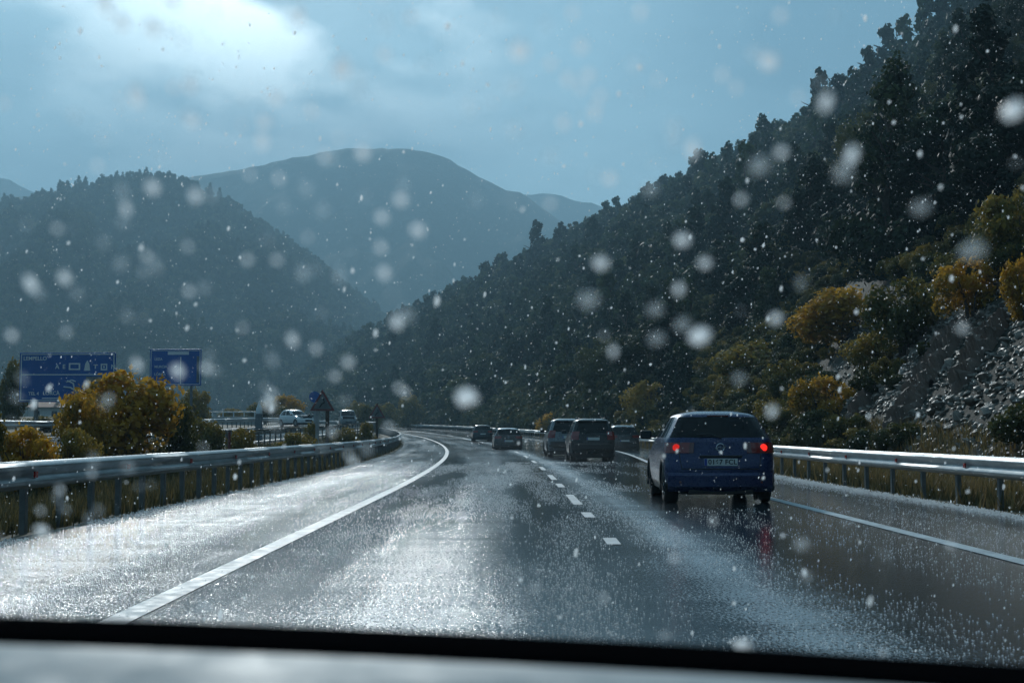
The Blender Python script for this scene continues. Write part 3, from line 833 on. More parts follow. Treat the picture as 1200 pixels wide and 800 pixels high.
if Vs:
    tag(obj('scree', np_mesh('scree', np.concatenate(Vs), np.concatenate(Ts), M['rock']), hill), kind='stuff')

# bare rock faces in the cut: stepped strata standing out of the slope
def outcrop(px, D, rx, ry, seed, label):
    X0 = (px - 600) / F * D
    p0, _ = slope_at(X0, D)
    t = thing('rock_outcrop', label, 'rock', p0)
    for part in range(3):
        ox, oy = (part - 1) * rx * 0.75, (part - 1) * ry * 0.35
        n1, n2 = 26, 18; V_ = []; Fc_ = []; keep = {}
        for i in range(n1 + 1):
            for j in range(n2 + 1):
                a_, b_ = i / n1 * 2 - 1, j / n2 * 2 - 1
                X = X0 + ox + a_ * rx * 0.62; Y = D + oy + b_ * ry * 0.62
                p, _ = slope_at(X, Y)
                r_ = math.hypot(a_, b_) + 0.45 * mn.fractal(Vector((X * 1.3, Y * 1.3, seed)), 1, 2, 3)
                e_ = ss((1.0 - r_) / 0.30)
                d_ = X * 0.55 + Y * 0.85 + p.z * 0.9 + 0.5 * mn.noise(Vector((X, Y, seed + 2)))
                st = (d_ * 1.9) % 1.0
                h = 0.42 * e_ * (0.35 + 0.65 * (1 - st)) + 0.16 * mn.fractal(Vector((X * 3, Y * 3, seed + 5)), 1, 2, 4) * e_ - 0.14 * (1 - e_)
                V_.append(Vector((X - 0.5 * h, Y - 0.25 * h, p.z + h)) - p0)
        for i in range(n1):
            for j in range(n2):
                a = i * (n2 + 1) + j; Fc_.append((a, a + n2 + 1, a + n2 + 2, a + 1))
        obj('rock_face', new_mesh('rock_face', V_, Fc_, M['slab']), t)
outcrop(1085, 40, 1.0, 1.5, 3.0, 'pinkish bare rock face in the cutting below the tallest orange bush')
outcrop(1150, 37, 0.7, 1.0, 9.0, 'grey bare rock face at the head of the scree')
outcrop(1022, 46, 0.6, 1.0, 14.0, 'small pale rock face beside the bright yellow bush')

# autumn bushes on the right
rb = [(990, 345, 405, 47, 92, 'a', 'large rounded orange autumn bush on the bank right of the blue car'),
      (1062, 335, 420, 46, 78, 'o', 'tall olive and yellow bush beside the large orange bush'),
      (1030, 395, 440, 46, 56, 'o', 'olive bush below the large orange bush'),
      (966, 445, 505, 41, 66, 'a', 'small bright yellow bush low on the bank above the rail'),
      (1140, 318, 385, 42, 70, 'a', 'orange bush growing over the top of the rock cutting'),
      (1190, 240, 330, 44, 80, 'o', 'dark olive bush high at the right edge above the scree'),
      (1205, 300, 370, 40, 46, 'a', 'rust coloured bush at the right edge of the cutting'),
      (1062, 500, 530, 34, 40, 'o', 'low green bush behind the rail below the scree'),
      (1010, 510, 535, 38, 60, 'o', 'low dull bush behind the rail under the yellow bush'),
      (880, 405, 460, 62, 80, 'o', 'wide yellow green bush on the bank above the blue car roof'),
      (925, 430, 480, 58, 56, 'o', 'dark olive bush between the blue car and yellow bush'),
      (850, 450, 490, 72, 44, 'o', 'dull green bush just above the roof of the blue car'),
      (640, 455, 492, 105, 42, 'o', 'yellowish bush on the bank above the dark four by four'),
      (600, 450, 488, 125, 36, 'a', 'orange bush on the bank left of the two large vehicles'),
      (690, 462, 495, 95, 40, 'o', 'pale olive bush behind the roof of the dark four by four'),
      (760, 455, 500, 84, 50, 'o', 'green bush on the bank between the dark cars and blue car'),
      (560, 465, 492, 150, 26, 'a', 'small orange bush on the far bank where the road bends'),
      (905, 475, 520, 49, 40, 'o', 'low dry bush behind the rail just right of the blue car')]
for i, (px, ytop, ybot, D, wpx, kd, lab) in enumerate(rb):
    best = None
    for q_ in range(60):
        d_ = max(24.0, D * 0.6) + q_ * 1.2
        p_, v_ = slope_at((px - 600) / F * d_, d_)
        if v_ <= 0.001: continue
        e_ = abs(proj(p_)[1] - (ybot - 6))
        if best is None or e_ < best[0]: best = (e_, d_, p_)
        if e_ < 3: break
    if best is not None: e_, D, p = best
    else: p, v_ = slope_at((px - 600) / F * D, D)
    w = wpx / F * D; h = (ybot - ytop) / F * D
    bush('autumn_bush' if kd == 'a' else 'olive_bush', lab, p + Vector((0, 0, -0.15)), w * 1.3, h * 1.15, kd, i, 'bushes on the right bank')

# dry grass tufts: one mass along the verges
def grass(name, pts, label, hmin, hmax, seed):
    r_ = np.random.RandomState(seed); n = len(pts)
    B = 9; p = np.repeat(np.array([q[:] for q in pts]), B, axis=0); m_ = len(p)
    p[:, :2] += r_.normal(scale=0.10, size=(m_, 2))
    a = r_.rand(m_) * 6.28; h = r_.uniform(hmin, hmax, m_); w = 0.012 + 0.012 * r_.rand(m_); ln = h * r_.uniform(0.1, 0.7, m_)
    dx, dy = np.cos(a), np.sin(a)
    V_ = np.empty((m_, 3, 3)); V_[:, 0] = p + np.stack([-dy * w, dx * w, -0.02 + 0 * a], 1); V_[:, 1] = p + np.stack([dy * w, -dx * w, -0.02 + 0 * a], 1)
    V_[:, 2] = p + np.stack([dx * ln, dy * ln, h], 1)
    tag(obj(name, np_mesh(name, V_.reshape(-1, 3), np.arange(m_ * 3).reshape(m_, 3), M['dry'], attr=np.clip(r_.normal(0.5, 0.25, m_), 0, 1))), label, 'grass', kind='stuff')
pts = []
for i in range(9000):
    D = 14 + 110 * rt.random() ** 1.5; o_ = 7.15 + widen(D) + 3.2 * rt.random() ** 0.8
    if o_ < 9.0 + widen(D): p = Vector((cx(D) + o_, D, gz(o_, D)))
    else: p, _ = slope_at(cx(D) + o_, D)
    pts.append(p)
grass('verge_grass', pts, 'dry grass along the foot of the right bank', 0.10, 0.40, 3)
pts = []
for i in range(11000):
    D = 11 + 120 * rt.random() ** 1.4; o_ = -5.5 - (-5.9 - opp_near(D)) * rt.random() * 1.0
    pts.append(Vector((cx(D) + o_, D, gz(o_, D))))
grass('median_grass', pts, 'dry grass in the strip behind the left guard rail', 0.08, 0.3, 4)

# bushes left, between the two carriageways and beyond
lb = [(142, 432, 545, 39, 150, 'a', 'big domed yellow orange bush in front of the blue road signs'),
      (92, 458, 545, 36, 74, 'a', 'paler side bush leaning on the big domed orange bush'),
      (205, 470, 540, 42, 62, 'o', 'fading green bush just right of the big domed bush'),
      (30, 497, 560, 28, 90, 'a', 'low orange tinged bush at the left edge over the rail'),
      (-20, 470, 560, 27, 60, 'o', 'dark green bush cut off by the left edge'),
      (85, 500, 555, 30, 60, 'o', 'low dark bush under the big domed bush'),
      (240, 487, 535, 52, 52, 'o', 'brownish low bush left of the red marker post'),
      (285, 500, 530, 50, 36, 'o', 'small brown bush right of the red marker post'),
      (345, 506, 528, 62, 50, 'o', 'low brown bush under the white oncoming car'),
      (366, 492, 515, 72, 20, 'o', 'brown bush beside the taller warning sign'),
      (405, 500, 520, 84, 30, 'o', 'low scrub between the two warning signs'),
      (432, 494, 516, 92, 22, 'o', 'small scrub at the foot of the farther warning sign'),
      (310, 468, 505, 175, 44, 'o', 'green and russet bush behind the white oncoming car'),
      (345, 462, 500, 190, 50, 'a', 'russet bush on the far side of the opposite carriageway'),
      (395, 474, 500, 200, 28, 'o', 'dark rounded bush behind the oncoming van'),
      (412, 468, 500, 230, 30, 'o', 'yellow green bush beyond the bend above the van'),
      (228, 455, 505, 120, 44, 'o', 'dark bush under the smaller blue road sign'),
      (12, 420, 510, 100, 40, 'o', 'tall dark bush at the left edge beside the blue sign'),
      (180, 460, 510, 110, 60, 'o', 'olive bush between the two blue signs'),
      (60, 486, 520, 90, 80, 'o', 'dim green bush below the large blue road sign'),
      (270, 478, 505, 190, 30, 'o', 'small dark bush beyond the opposite carriageway'),
      (450, 470, 498, 250, 40, 'o', 'distant olive bush where the road disappears'),
      (480, 462, 497, 265, 36, 'o', 'distant green bush at the inside of the bend')]
for i, (px, ytop, ybot, D, wpx, kd, lab) in enumerate(lb):
    X = (px - 600) / F * D
    off = X - cx(D); n = opp_near(D)
    if n - OPPW - 0.3 < off < n + 0.3:       # keep it off the opposite lanes
        off = n + 0.9 if off > n - OPPW / 2 else n - OPPW - 1.2
    z = gz(off, D)
    h = CAMZ + (HOR - ytop) / F * D - z
    bush('autumn_bush' if kd == 'a' else 'olive_bush', lab, (cx(D) + off, D, z), wpx / F * D, max(0.5, h * 1.0), kd, i, 'bushes left of the road')

# ------------------------------------------------------------------ guard rails
W_PROF = [(0.000, 0.44), (0.012, 0.455), (0.075, 0.49), (0.080, 0.53), (0.020, 0.575), (0.015, 0.615), (0.075, 0.66), (0.080, 0.70), (0.012, 0.735), (0.000, 0.75), (-0.03, 0.752)]
def beam_mesh(offf, D0, D1, side, zf, prof=W_PROF):
    n = max(2, int((D1 - D0) / 1.6)); th = 0.012
    V_ = []; Fc_ = []; m_ = len(prof)
    for i in range(n + 1):
        D = D0 + (D1 - D0) * i / n
        o_ = offf(D)
        for q in (0, 1):
            for (dx, z) in prof: V_.append((cx(D) + o_ - side * (dx - q * th), D, zf(o_, D) + z - 0.002 * q))
    for i in range(n):
        for q in (0, 1):
            for j in range(m_ - 1):
                a = i * 2 * m_ + q * m_ + j; b = a + 2 * m_
                Fc_.append((a, a + 1, b + 1, b) if q == 0 else (a, b, b + 1, a + 1))
        for j in (0, m_ - 1):
            a = i * 2 * m_ + j; b = a + m_
            Fc_.append((a, a + 2 * m_, b + 2 * m_, b))
    for i in (0, n):
        for j in range(m_ - 1):
            a = i * 2 * m_ + j; Fc_.append((a, a + 1, a + m_ + 1, a + m_))
    return new_mesh('beam', V_, Fc_, M['zinc'], True)
postm = MB().box((-0.055, -0.03, -0.35), (-0.047, 0.03, 0.70)).box((0.047, -0.03, -0.35), (0.055, 0.03, 0.70)).box((-0.047, -0.03, -0.35), (0.047, -0.024, 0.70)).mesh('post', M['post'])
postw = MB().box((-0.035, -0.055, -0.35), (0.035, 0.055, 0.70), 0.008).mesh('post', M['post'])
spacer = MB().box((-0.05, -0.06, 0.50), (0.05, 0.06, 0.70), 0.01).mesh('spacer', M['zinc'])
refl = MB().box((-0.012, -0.05, -0.035), (0.012, 0.05, 0.035), 0.004).mesh('reflector', M['reflector'])
def guard_rail(label, offf, D0, D1, sp, side, zf, sec=8.0, reflect=None, far_posts=95.0, group=None):
    """side = +1 faces left (rail stands right of the lanes), -1 faces right"""
    t = thing('guard_rail', label, 'guard rail', (0, 0, 0), 0, group)
    D = D0; k_ = 0
    while D < D1:
        e1 = min(D + sec, D1)
        lift = 0.003 * (k_ % 2)
        obj('beam', beam_mesh(offf, D + 0.002, e1 + 0.15, side, lambda o_, d_: zf(o_, d_) + lift), t)
        D = e1; k_ += 1
    D = D0 + 0.3; far = MB()
    while D < D1:
        o_ = offf(D); loc = (cx(D) + o_ + side * 0.09, D, zf(o_, D))
        if D < far_posts:
            obj('post', postw, t, loc)
        else:
            x, y, z = loc; far.box((x - 0.035, y - 0.05, z - 0.3), (x + 0.035, y + 0.05, z + 0.7))
        D += sp
    if far.V: tag(far.build('far_post', M['post'], t), kind='stuff')
    if reflect:
        D = D0 + 1.5; i = 0
        while D < min(D1, 80):
            o_ = offf(D); obj('reflector', refl, t, (cx(D) + o_ - side * 0.055, D, zf(o_, D) + 0.60)); D += reflect
    return t
zroad = lambda o_, D: zr(D)
guard_rail('galvanised steel guard rail along the left shoulder', lambda D: -5.45, 7.0, 300, 1.32, -1, lambda o_, D: zr(D) + 0.03, reflect=4.0)
guard_rail('double wave steel guard rail along the right shoulder', lambda D: 7.05 + widen(D), 9.0, 390, 2.0, 1, zroad, reflect=4.0, far_posts=150)
guard_rail('pale guard rail at the near edge of the opposite carriageway', lambda D: opp_near(D) + 0.45, 50, 330, 2.0, 1, lambda o_, D: opp_z(opp_near(D), D), far_posts=110)
guard_rail('pale guard rail along the far edge of the opposite carriageway', lambda D: opp_near(D) - OPPW - 0.35, 40, 330, 2.0, -1, lambda o_, D: opp_z(opp_near(D) - OPPW, D), far_posts=90)

# ------------------------------------------------------------------ vehicles
def smooth_table(zs, tab):
    """monotone-ish interpolation of a (z, value) table, slightly rounded"""
    xs = [a for a, b in tab]; ys = [b for a, b in tab]
    out = []
    for z in zs:
        out.append((interp(z - 0.02, xs, ys) + 2 * interp(z, xs, ys) + interp(z + 0.02, xs, ys)) / 4)
    return out
def make_vehicle(name, label, loc, rz, S, paintm, roofm=None, scale=1.0, detail=True, lit=None, group=None, plate=None):
    t = thing(name, label, S.get('cat', 'car'), loc, rz, group)
    t.scale = (scale,) * 3
    H = S['H']; zb = S['belt']; zg = S['gtop']
    base = sorted(set([0.20, 0.26, 0.33, 0.40, 0.47, 0.54, 0.61, 0.68, S['lz0'], (S['lz0'] + S['lz1']) / 2, S['lz1'], zb - 0.05, zb, zb + 0.03] +
                      [zb + 0.03 + (zg - zb - 0.03) * i / 6 for i in range(1, 7)] + [zg + (H - zg) * q for q in (0.3, 0.6, 0.82, 0.94, 1.0)]))
    zs = [z for i, z in enumerate(base) if i == 0 or z - base[i - 1] > 0.004]
    yr = smooth_table(zs, S['yr']); yf = smooth_table(zs, S['yf']); wd = smooth_table(zs, S['w'])
    NR, NC_, NS, NF = 9, 5, 44, 6
    ring = []; tags = []
    half_t = [('r', i / NR) for i in range(NR)] + [('rc', i / NC_) for i in range(NC_)] + [('s', i / NS) for i in range(NS)] + [('fc', i / NC_) for i in range(NC_)] + [('f', i / NF) for i in range(NF + 1)]
    V = []; rows = []
    for zi, z in enumerate(zs):
        w = wd[zi]; a = yr[zi]; b = yf[zi]; rr = min(S.get('rr', 0.16), w * 0.6); rf = min(S.get('rf', 0.35), w * 0.7)
        top = max(0.0, (z - zg) / (H - zg))
        pts = []
        for kd, q in half_t:
            if kd == 'r': x = (w - rr) * q; y = a + S.get('crown', 0.05) * (x / w) ** 2
            elif kd == 'rc':
                an = q * math.pi / 2; x = w - rr + rr * math.sin(an); y = a + S.get('crown', 0.05) * ((w - rr) / w) ** 2 + rr * (1 - math.cos(an))
            elif kd == 's':
                y0 = a + S.get('crown', 0.05) * ((w - rr) / w) ** 2 + rr; y1 = b - rf; y = y0 + (y1 - y0) * q; x = w - 0.02 * (2 * q - 1) ** 4
            elif kd == 'fc':
                an = q * math.pi / 2; x = w - rf + rf * math.cos(an) - 0.02 * (1 - q); y = b - rf + rf * math.sin(an)
            else: x = (w - rf) * (1 - q); y = b + 0.05 * q
            pts.append((x, y, z))
        full = pts + [(-x, y, zz) for x, y, zz in reversed(pts[1:-1])]
        rows.append(len(V)); V += full
    n = len(half_t); nf = 2 * n - 2
    lab_of = []
    for j in range(nf):
        jj = j if j < n - 1 else nf - 1 - j
        lab_of.append((half_t[jj][0], half_t[jj][1], 1 if j < n - 1 else -1, jj))
    parts = {}
    wr_ = S['wr']; wy = (S['wy0'], S['wy1'])
    for i in range(len(zs) - 1):
        zc = (zs[i] + zs[i + 1]) / 2
        for j in range(nf):
            kd, q, sd, jj = lab_of[j]
            f_ = (rows[i] + j, rows[i] + (j + 1) % nf, rows[i + 1] + (j + 1) % nf, rows[i + 1] + j)
            c_ = sum((Vector(V[a]) for a in f_), Vector()) / 4
            if kd in ('s', 'rc', 'fc') and any((c_.y - y_) ** 2 + (c_.z - wr_) ** 2 < (wr_ + 0.055) ** 2 for y_ in wy): continue
            part = 'body'
            if zb + 0.02 < zc < zg:
                if (kd == 'r' and q < S.get('rw', 0.9)) or (kd == 'rc' and q < S.get('rcw', 0.0)): part = 'rear_window'
                elif kd == 's':
                    for a, b in S['sidewin']:
                        if a <= q < b: part = 'side_window%d_%d' % (sd, int(a * 100))
                elif kd == 'f' or (kd == 'fc' and q > 0.35): part = 'windscreen'
            elif zc >= zg and roofm is not None: part = 'roof'
            if zc < S.get('bump', 0.30): part = 'sill'
            parts.setdefault(part, []).append(f_)
    top_row = rows[-1]
    parts['roof' if roofm is not None else 'body'].append(tuple(top_row + j for j in range(nf)))
    def emit(pn, faces, mat, nm=None, inset=0.0):
        ids = sorted({a for f_ in faces for a in f_}); mp = {a: i for i, a in enumerate(ids)}
        return obj(nm or pn, new_mesh(nm or pn, [V[a] for a in ids], [[mp[a] for a in f_] for f_ in faces], mat, True), t)
    for pn, faces in parts.items():
        if pn == 'body': emit(pn, faces, paintm)
        elif pn == 'roof': emit(pn, faces, roofm)
        elif pn == 'sill': emit(pn, faces, M['plastic'], 'lower_trim')
        elif pn == 'rear_window': emit(pn, faces, M['carglass'])
        elif pn == 'windscreen': emit(pn, faces, M['carglass'], 'front_window')
        else: emit(pn, faces, M['carglass'], 'side_window')
    def S_at(kd, q, z, sd):
        """point on the skin"""
        zi = min(range(len(zs)), key=lambda i_: abs(zs[i_] - z)); 
        jj = min((i_ for i_, h_ in enumerate(half_t) if h_[0] == kd), key=lambda i_: abs(half_t[i_][1] - q))
        x, y, zz = V[rows[zi] + jj]; return Vector((x * sd, y, z))
    # tail lamps: shells proud of the skin, wrapping the corner
    for sd in (-1, 1):
        outer = [('r', q) for q in (7 / 9, 8 / 9)] + [('rc', q) for q in (0, 0.2, 0.4, 0.6, 0.8)] + [('s', 0)] + ([('s', 2 / NS)] if S.get('longlamp') else [])
        inner = [('r', q) for q in S.get('inlamp', (4 / 9, 5 / 9, 6 / 9, 7 / 9))]
        for seg, nm, mt in ((outer, 'tail_lamp', M['lamp_red']), (inner, 'inner_tail_lamp', M['lamp_dark'])):
            if len(seg) < 2: continue
            P_ = []; zz = [S['lz0'], (S['lz0'] + S['lz1']) / 2, S['lz1']]
            for kd, q in seg:
                for z in zz:
                    p = S_at(kd, q, z, sd); nrm = Vector((p.x, (p.y - 1.2) * 0.9, 0)).normalized()
                    P_.append((p - nrm * 0.01, p + nrm * 0.016))
            nz = 3; Vv = [a for a, b in P_] + [b for a, b in P_]; m_ = len(P_); Fv = []
            ns = len(seg)
            for i in range(ns - 1):
                for j in range(nz - 1):
                    a = i * nz + j; Fv.append((m_ + a, m_ + a + 1, m_ + a + nz + 1, m_ + a + nz))
                for j in (0, nz - 1):
                    a = i * nz + j; Fv.append((a, a + nz, m_ + a + nz, m_ + a))
            for i in (0, ns - 1):
                for j in range(nz - 1):
                    a = i * nz + j; Fv.append((a, a + 1, m_ + a + 1, m_ + a))
            me_ = new_mesh(nm, Vv, Fv, mt, False); bm = bmesh.new(); bm.from_mesh(me_); bmesh.ops.recalc_face_normals(bm, faces=list(bm.faces)); bm.to_mesh(me_); bm.free()
            obj(nm, me_, t)
    w0 = max(wd)
    if lit:
        for sd, st in ((-1, 'lamp_dim'), (1, 'lamp_lit')):
            zc = (S['lz0'] + S['lz1']) / 2; p = S_at('rc', 0.2, zc, sd)
            MB().tube([(p.x * 0.985, p.y + 0.03, zc), (p.x * 0.985, p.y - 0.018, zc), (p.x * 0.985, p.y - 0.024, zc)], [0.058, 0.058, 0.045], 16).build('lit_bulb', M[st], t)
    # wheels
    tyre = MB().lathe_x([(-0.115, wr_ * 0.62), (-0.12, wr_ * 0.9), (-0.095, wr_ * 0.985), (0, wr_), (0.08, wr_ * 0.99), (0.105, wr_ * 0.9), (0.10, wr_ * 0.62)], 28).mesh('tyre', M['rubber'], True)
    rb_ = MB().lathe_x([(0.085, wr_ * 0.64), (0.06, wr_ * 0.58), (0.06, 0.10), (0.075, 0.0)], 28)
    for i in range(7):
        a = 2 * math.pi * i / 7; ca, sa = math.cos(a), math.sin(a)
        q = lambda r__, s__: (0.078, ca * r__ - sa * s__, sa * r__ + ca * s__)
        rb_.add([q(0.04, 0.022), q(0.04, -0.022), q(wr_ * 0.6, -0.03), q(wr_ * 0.6, 0.03)], [(0, 1, 2, 3)])
    rimm = rb_.mesh('rim', M['rim'], False)
    for y_ in wy:
        for sd in (-1, 1):
            wx = sd * (interp(wr_, [a for a, b in S['w']], [b for a, b in S['w']]) - 0.115)
            wh = obj('wheel', None, t, (wx, y_, wr_), (0, 0, 0 if sd > 0 else math.pi))
            obj('tyre', tyre, wh); obj('rim', rimm, wh)
            arch = MB(); rr_ = wr_ + 0.06
            arcpts = [(sd * (interp(wr_, [a for a, b in S['w']], [b for a, b in S['w']]) - 0.005), y_ + math.cos(a) * rr_, wr_ + math.sin(a) * rr_) for a in [R(-18 + 216 * i / 18) for i in range(19)]]
            arch.tube(arcpts, 0.028, 6); arch.build('wheel_arch', M['plastic'], t, True)
    # floor pan, cabin lining
    MB().box((-w0 + 0.26, 0.16, 0.155), (w0 - 0.26, S['L'] - 0.25, zb - 0.02)).build('underbody', M['interior'], t)
    # seats with head restraints seen through the glass
    for y_ in ((S['wy0'] + 0.35, S['wy0'] + 1.25) if detail else (S['wy0'] + 1.0,)):
        for sx in (-0.38, 0.38):
            MB().box((sx - 0.23, y_ - 0.07, zb - 0.2), (sx + 0.23, y_ + 0.07, zb + 0.12), 0.05).box((sx - 0.12, y_ - 0.05, zb + 0.14), (sx + 0.12, y_ + 0.05, zb + 0.31), 0.04).build('seat', M['interior'], t, True)
    # door mirrors
    ym = S['ym']; wm = interp(zb, [a for a, b in S['w']], [b for a, b in S['w']])
    for sd in (-1, 1):
        b = MB(); b.box((sd * (wm + 0.12) - 0.10, ym, zb + 0.00), (sd * (wm + 0.12) + 0.10, ym + 0.12, zb + 0.15), 0.04)
        b.box((min(sd * (wm - 0.06), sd * (wm + 0.06)), ym + 0.03, zb + 0.02), (max(sd * (wm - 0.06), sd * (wm + 0.06)), ym + 0.08, zb + 0.06))
        mo = b.build('door_mirror', M['plastic'], t, True)
        MB().box((sd * (wm + 0.12) - 0.08, ym - 0.004, zb + 0.02), (sd * (wm + 0.12) + 0.08, ym + 0.01, zb + 0.13)).build('mirror_glass', M['window_dark'], mo)  # dark pane: the dark reflection from behind is put into the colour
    # head lamps and front plate for those that face us
    zf_ = S['belt'] - 0.22
    for sd in (-1, 1):
        yy = interp(zf_, [a for a, b in S['yf']], [b for a, b in S['yf']])
        MB().box((min(sd * (w0 - 0.42), sd * (w0 - 0.16)), yy - 0.16, zf_ - 0.07), (max(sd * (w0 - 0.42), sd * (w0 - 0.16)), yy + 0.015, zf_ + 0.07), 0.03).build('head_lamp', M['head'], t, True)
    MB().box((-0.36, S['L'] - 0.03, 0.45), (0.36, S['L'] + 0.03, 0.62), 0.02).build('grille', M['plastic'], t)
    # hatch seam, bumper step, plate, wiper, exhaust
    def rear_y(z, x): 
        zi = min(range(len(zs)), key=lambda i_: abs(zs[i_] - z)); return yr[zi] + S.get('crown', 0.05) * (x / wd[zi]) ** 2
    bz = S['bumper']
    b = MB(); m_ = 14
    pr = []
    for i in range(m_ + 1):
        x = -w0 * 0.93 + 2 * w0 * 0.93 * i / m_; y = rear_y(bz, x) + (0.09 * max(0, abs(x) / w0 - 0.72) / 0.28 if abs(x) / w0 > 0.72 else 0)
        pr.append((x, y))
    prof = [(0.03, bz + 0.035), (-0.035, bz + 0.025), (-0.05, bz - 0.02), (-0.05, bz - 0.19), (0.03, bz - 0.27)]
    Vv = [(x, y + dy, z) for x, y in pr for dy, z in prof]; Fv = [(i * 5 + j, i * 5 + j + 1, (i + 1) * 5 + j + 1, (i + 1) * 5 + j) for i in range(m_) for j in range(4)]
    b.add(Vv, [tuple(reversed(f_)) for f_ in Fv] + [(0, 1, 2, 3, 4), tuple(m_ * 5 + j for j in (4, 3, 2, 1, 0))]); b.build('rear_bumper', M['plastic'] if S.get('darkbumper') else paintm, t)
    pz = S['plate']; yp = rear_y(pz, 0) - (0.06 if abs(pz - (bz - 0.09)) < 0.1 else 0.012)
    pl = MB().box((-0.26, yp - 0.008, pz - 0.056), (0.26, yp + 0.02, pz + 0.056), 0.004).build('number_plate', M['plate'], t)
    MB().box((-0.258, yp - 0.011, pz - 0.053), (-0.215, yp - 0.0085, pz + 0.053)).build('plate_band', M['euband'], pl)
    if plate:
        fc = bpy.data.curves.new('plate_text', 'FONT'); fc.body = plate; fc.size = 0.105; fc.align_x = 'CENTER'; fc.align_y = 'CENTER'; fc.extrude = 0.001; fc.space_character = 1.08; fc.offset = 0.0025
        fc.materials.append(M['ink'])
        o_ = obj('plate_text', fc, pl, (0.025, yp - 0.0105, pz), (R(90), 0, 0))
    # rear wiper and third brake lamp, aerial
    zw = zb + 0.05
    yw = rear_y(zw, 0) - 0.015
    MB().tube([(0.02, yw - 0.01, zw - 0.03), (-0.14, yw - 0.004, zw + 0.035), (-0.36, yw - 0.002, zw + 0.03)], 0.012, 6).build('rear_wiper', M['plastic'], t)
    MB().box((-0.17, rear_y(zg + 0.02, 0) - 0.03, zg + 0.005), (0.17, rear_y(zg + 0.02, 0) + 0.02, zg + 0.03), 0.006).build('brake_lamp', M['lamp_dark'], t)
    ya = rear_y(H - 0.02, 0) + 0.35
    MB().tube([(0.0, ya, H - 0.02), (0.0, ya - 0.12, H + 0.11)], [0.009, 0.004], 6).build('aerial', M['plastic'], t)
    if S.get('spoiler'):
        y0 = rear_y(zg + 0.03, 0)
        MB().box((-w0 * 0.66, y0 - 0.10, zg + 0.02), (w0 * 0.66, y0 + 0.12, zg + 0.06), 0.015).build('spoiler', roofm or paintm, t, True)
    if S.get('rails'):
        for sd in (-1, 1):
            wt_ = interp(H - 0.05, [a for a, b in S['w']], [b for a, b in S['w']])
            MB().tube([(sd * wt_ * 0.97, yr[-3] + 0.25, H - 0.06), (sd * wt_ * 0.97, yr[-3] + 0.35, H + 0.035), (sd * wt_ * 0.97, yf[-3] - 0.4, H + 0.035), (sd * wt_ * 0.97, yf[-3] - 0.3, H - 0.06)], 0.02, 6).build('roof_rail', M['rim'] if S['rails'] == 2 else M['plastic'], t)
    if S.get('badge'):
        # tailgate shut lines
        for sd in (-1, 1):
            MB().tube([(sd * x, rear_y(z, x) - 0.003, z) for x, z in ((0.64, 0.985), (0.635, 0.80), (0.62, 0.66), (0.60, 0.56))], 0.006, 5).build('shut_line', M['ink'], t)
        MB().tube([(x, rear_y(0.555, x) - 0.006, 0.555) for x in (-0.60, -0.3, 0.0, 0.3, 0.60)], 0.007, 5).build('shut_line', M['ink'], t)
        MB().box((-0.33, rear_y(0.74, 0) - 0.022, 0.735), (0.33, rear_y(0.74, 0) + 0.02, 0.765), 0.008).build('plate_trim', M['plastic'], t)
        for x in (-0.55, 0.55):
            MB().box((x - 0.10, rear_y(0.30, x) - 0.056, 0.33), (x + 0.10, rear_y(0.30, x), 0.37), 0.01).build('bumper_reflector', M['lamp_dark'], t)
        MB().box((-0.5, rear_y(0.24, 0) - 0.03, 0.175), (0.5, rear_y(0.24, 0) + 0.05, 0.235), 0.01).build('diffuser', M['plastic'], t)
        MB().tube([(-0.45, rear_y(0.22, 0) - 0.06, 0.215), (-0.45, 0.5, 0.215)], 0.032, 10).build('exhaust', M['rim'], t)
        zbd = S['badge']; yb_ = rear_y(zbd, 0) - 0.008
        bm = MB(); n_ = 20
        bm.tube([(0.06 * math.cos(2 * math.pi * i / n_), yb_ - 0.004, zbd + 0.06 * math.sin(2 * math.pi * i / n_)) for i in range(n_ + 1)], 0.009, 6, False)
        bm.tube([(-0.085, yb_ - 0.006, zbd - 0.014), (0.01, yb_ - 0.008, zbd + 0.016), (-0.01, yb_ - 0.008, zbd - 0.016), (0.085, yb_ - 0.006, zbd + 0.014)], 0.008, 5)
        bm.build('badge', M['chrome'], t)
    return t

HATCH = dict(L=4.15, H=1.46, belt=1.01, gtop=1.365, lz0=0.80, lz1=0.965, bump=0.30, bumper=0.47, plate=0.66, badge=0.885, rcw=0.45,  wr=0.315, wy0=0.68, wy1=3.28, ym=2.75,
             rr=0.25, rf=0.45, crown=0.12, rw=1.0, sidewin=[(0.05, 0.16), (0.19, 0.50), (0.54, 0.93)], inlamp=(6 / 9, 7 / 9),
             yr=[(0.2, 0.10), (0.3, 0.03), (0.45, 0.0), (0.6, 0.01), (0.75, 0.05), (1.0, 0.09), (1.12, 0.16), (1.36, 0.36), (1.42, 0.42), (1.46, 0.75)],
             yf=[(0.2, 4.05), (0.35, 4.15), (0.6, 4.10), (0.72, 3.95), (0.85, 3.45), (0.96, 2.95), (1.1, 2.72), (1.36, 2.28), (1.42, 2.1), (1.46, 1.75)],
             w=[(0.2, 0.80), (0.3, 0.85), (0.5, 0.875), (0.72, 0.875), (0.90, 0.862), (1.0, 0.84), (1.12, 0.775), (1.36, 0.655), (1.41, 0.60), (1.44, 0.48), (1.46, 0.30)])
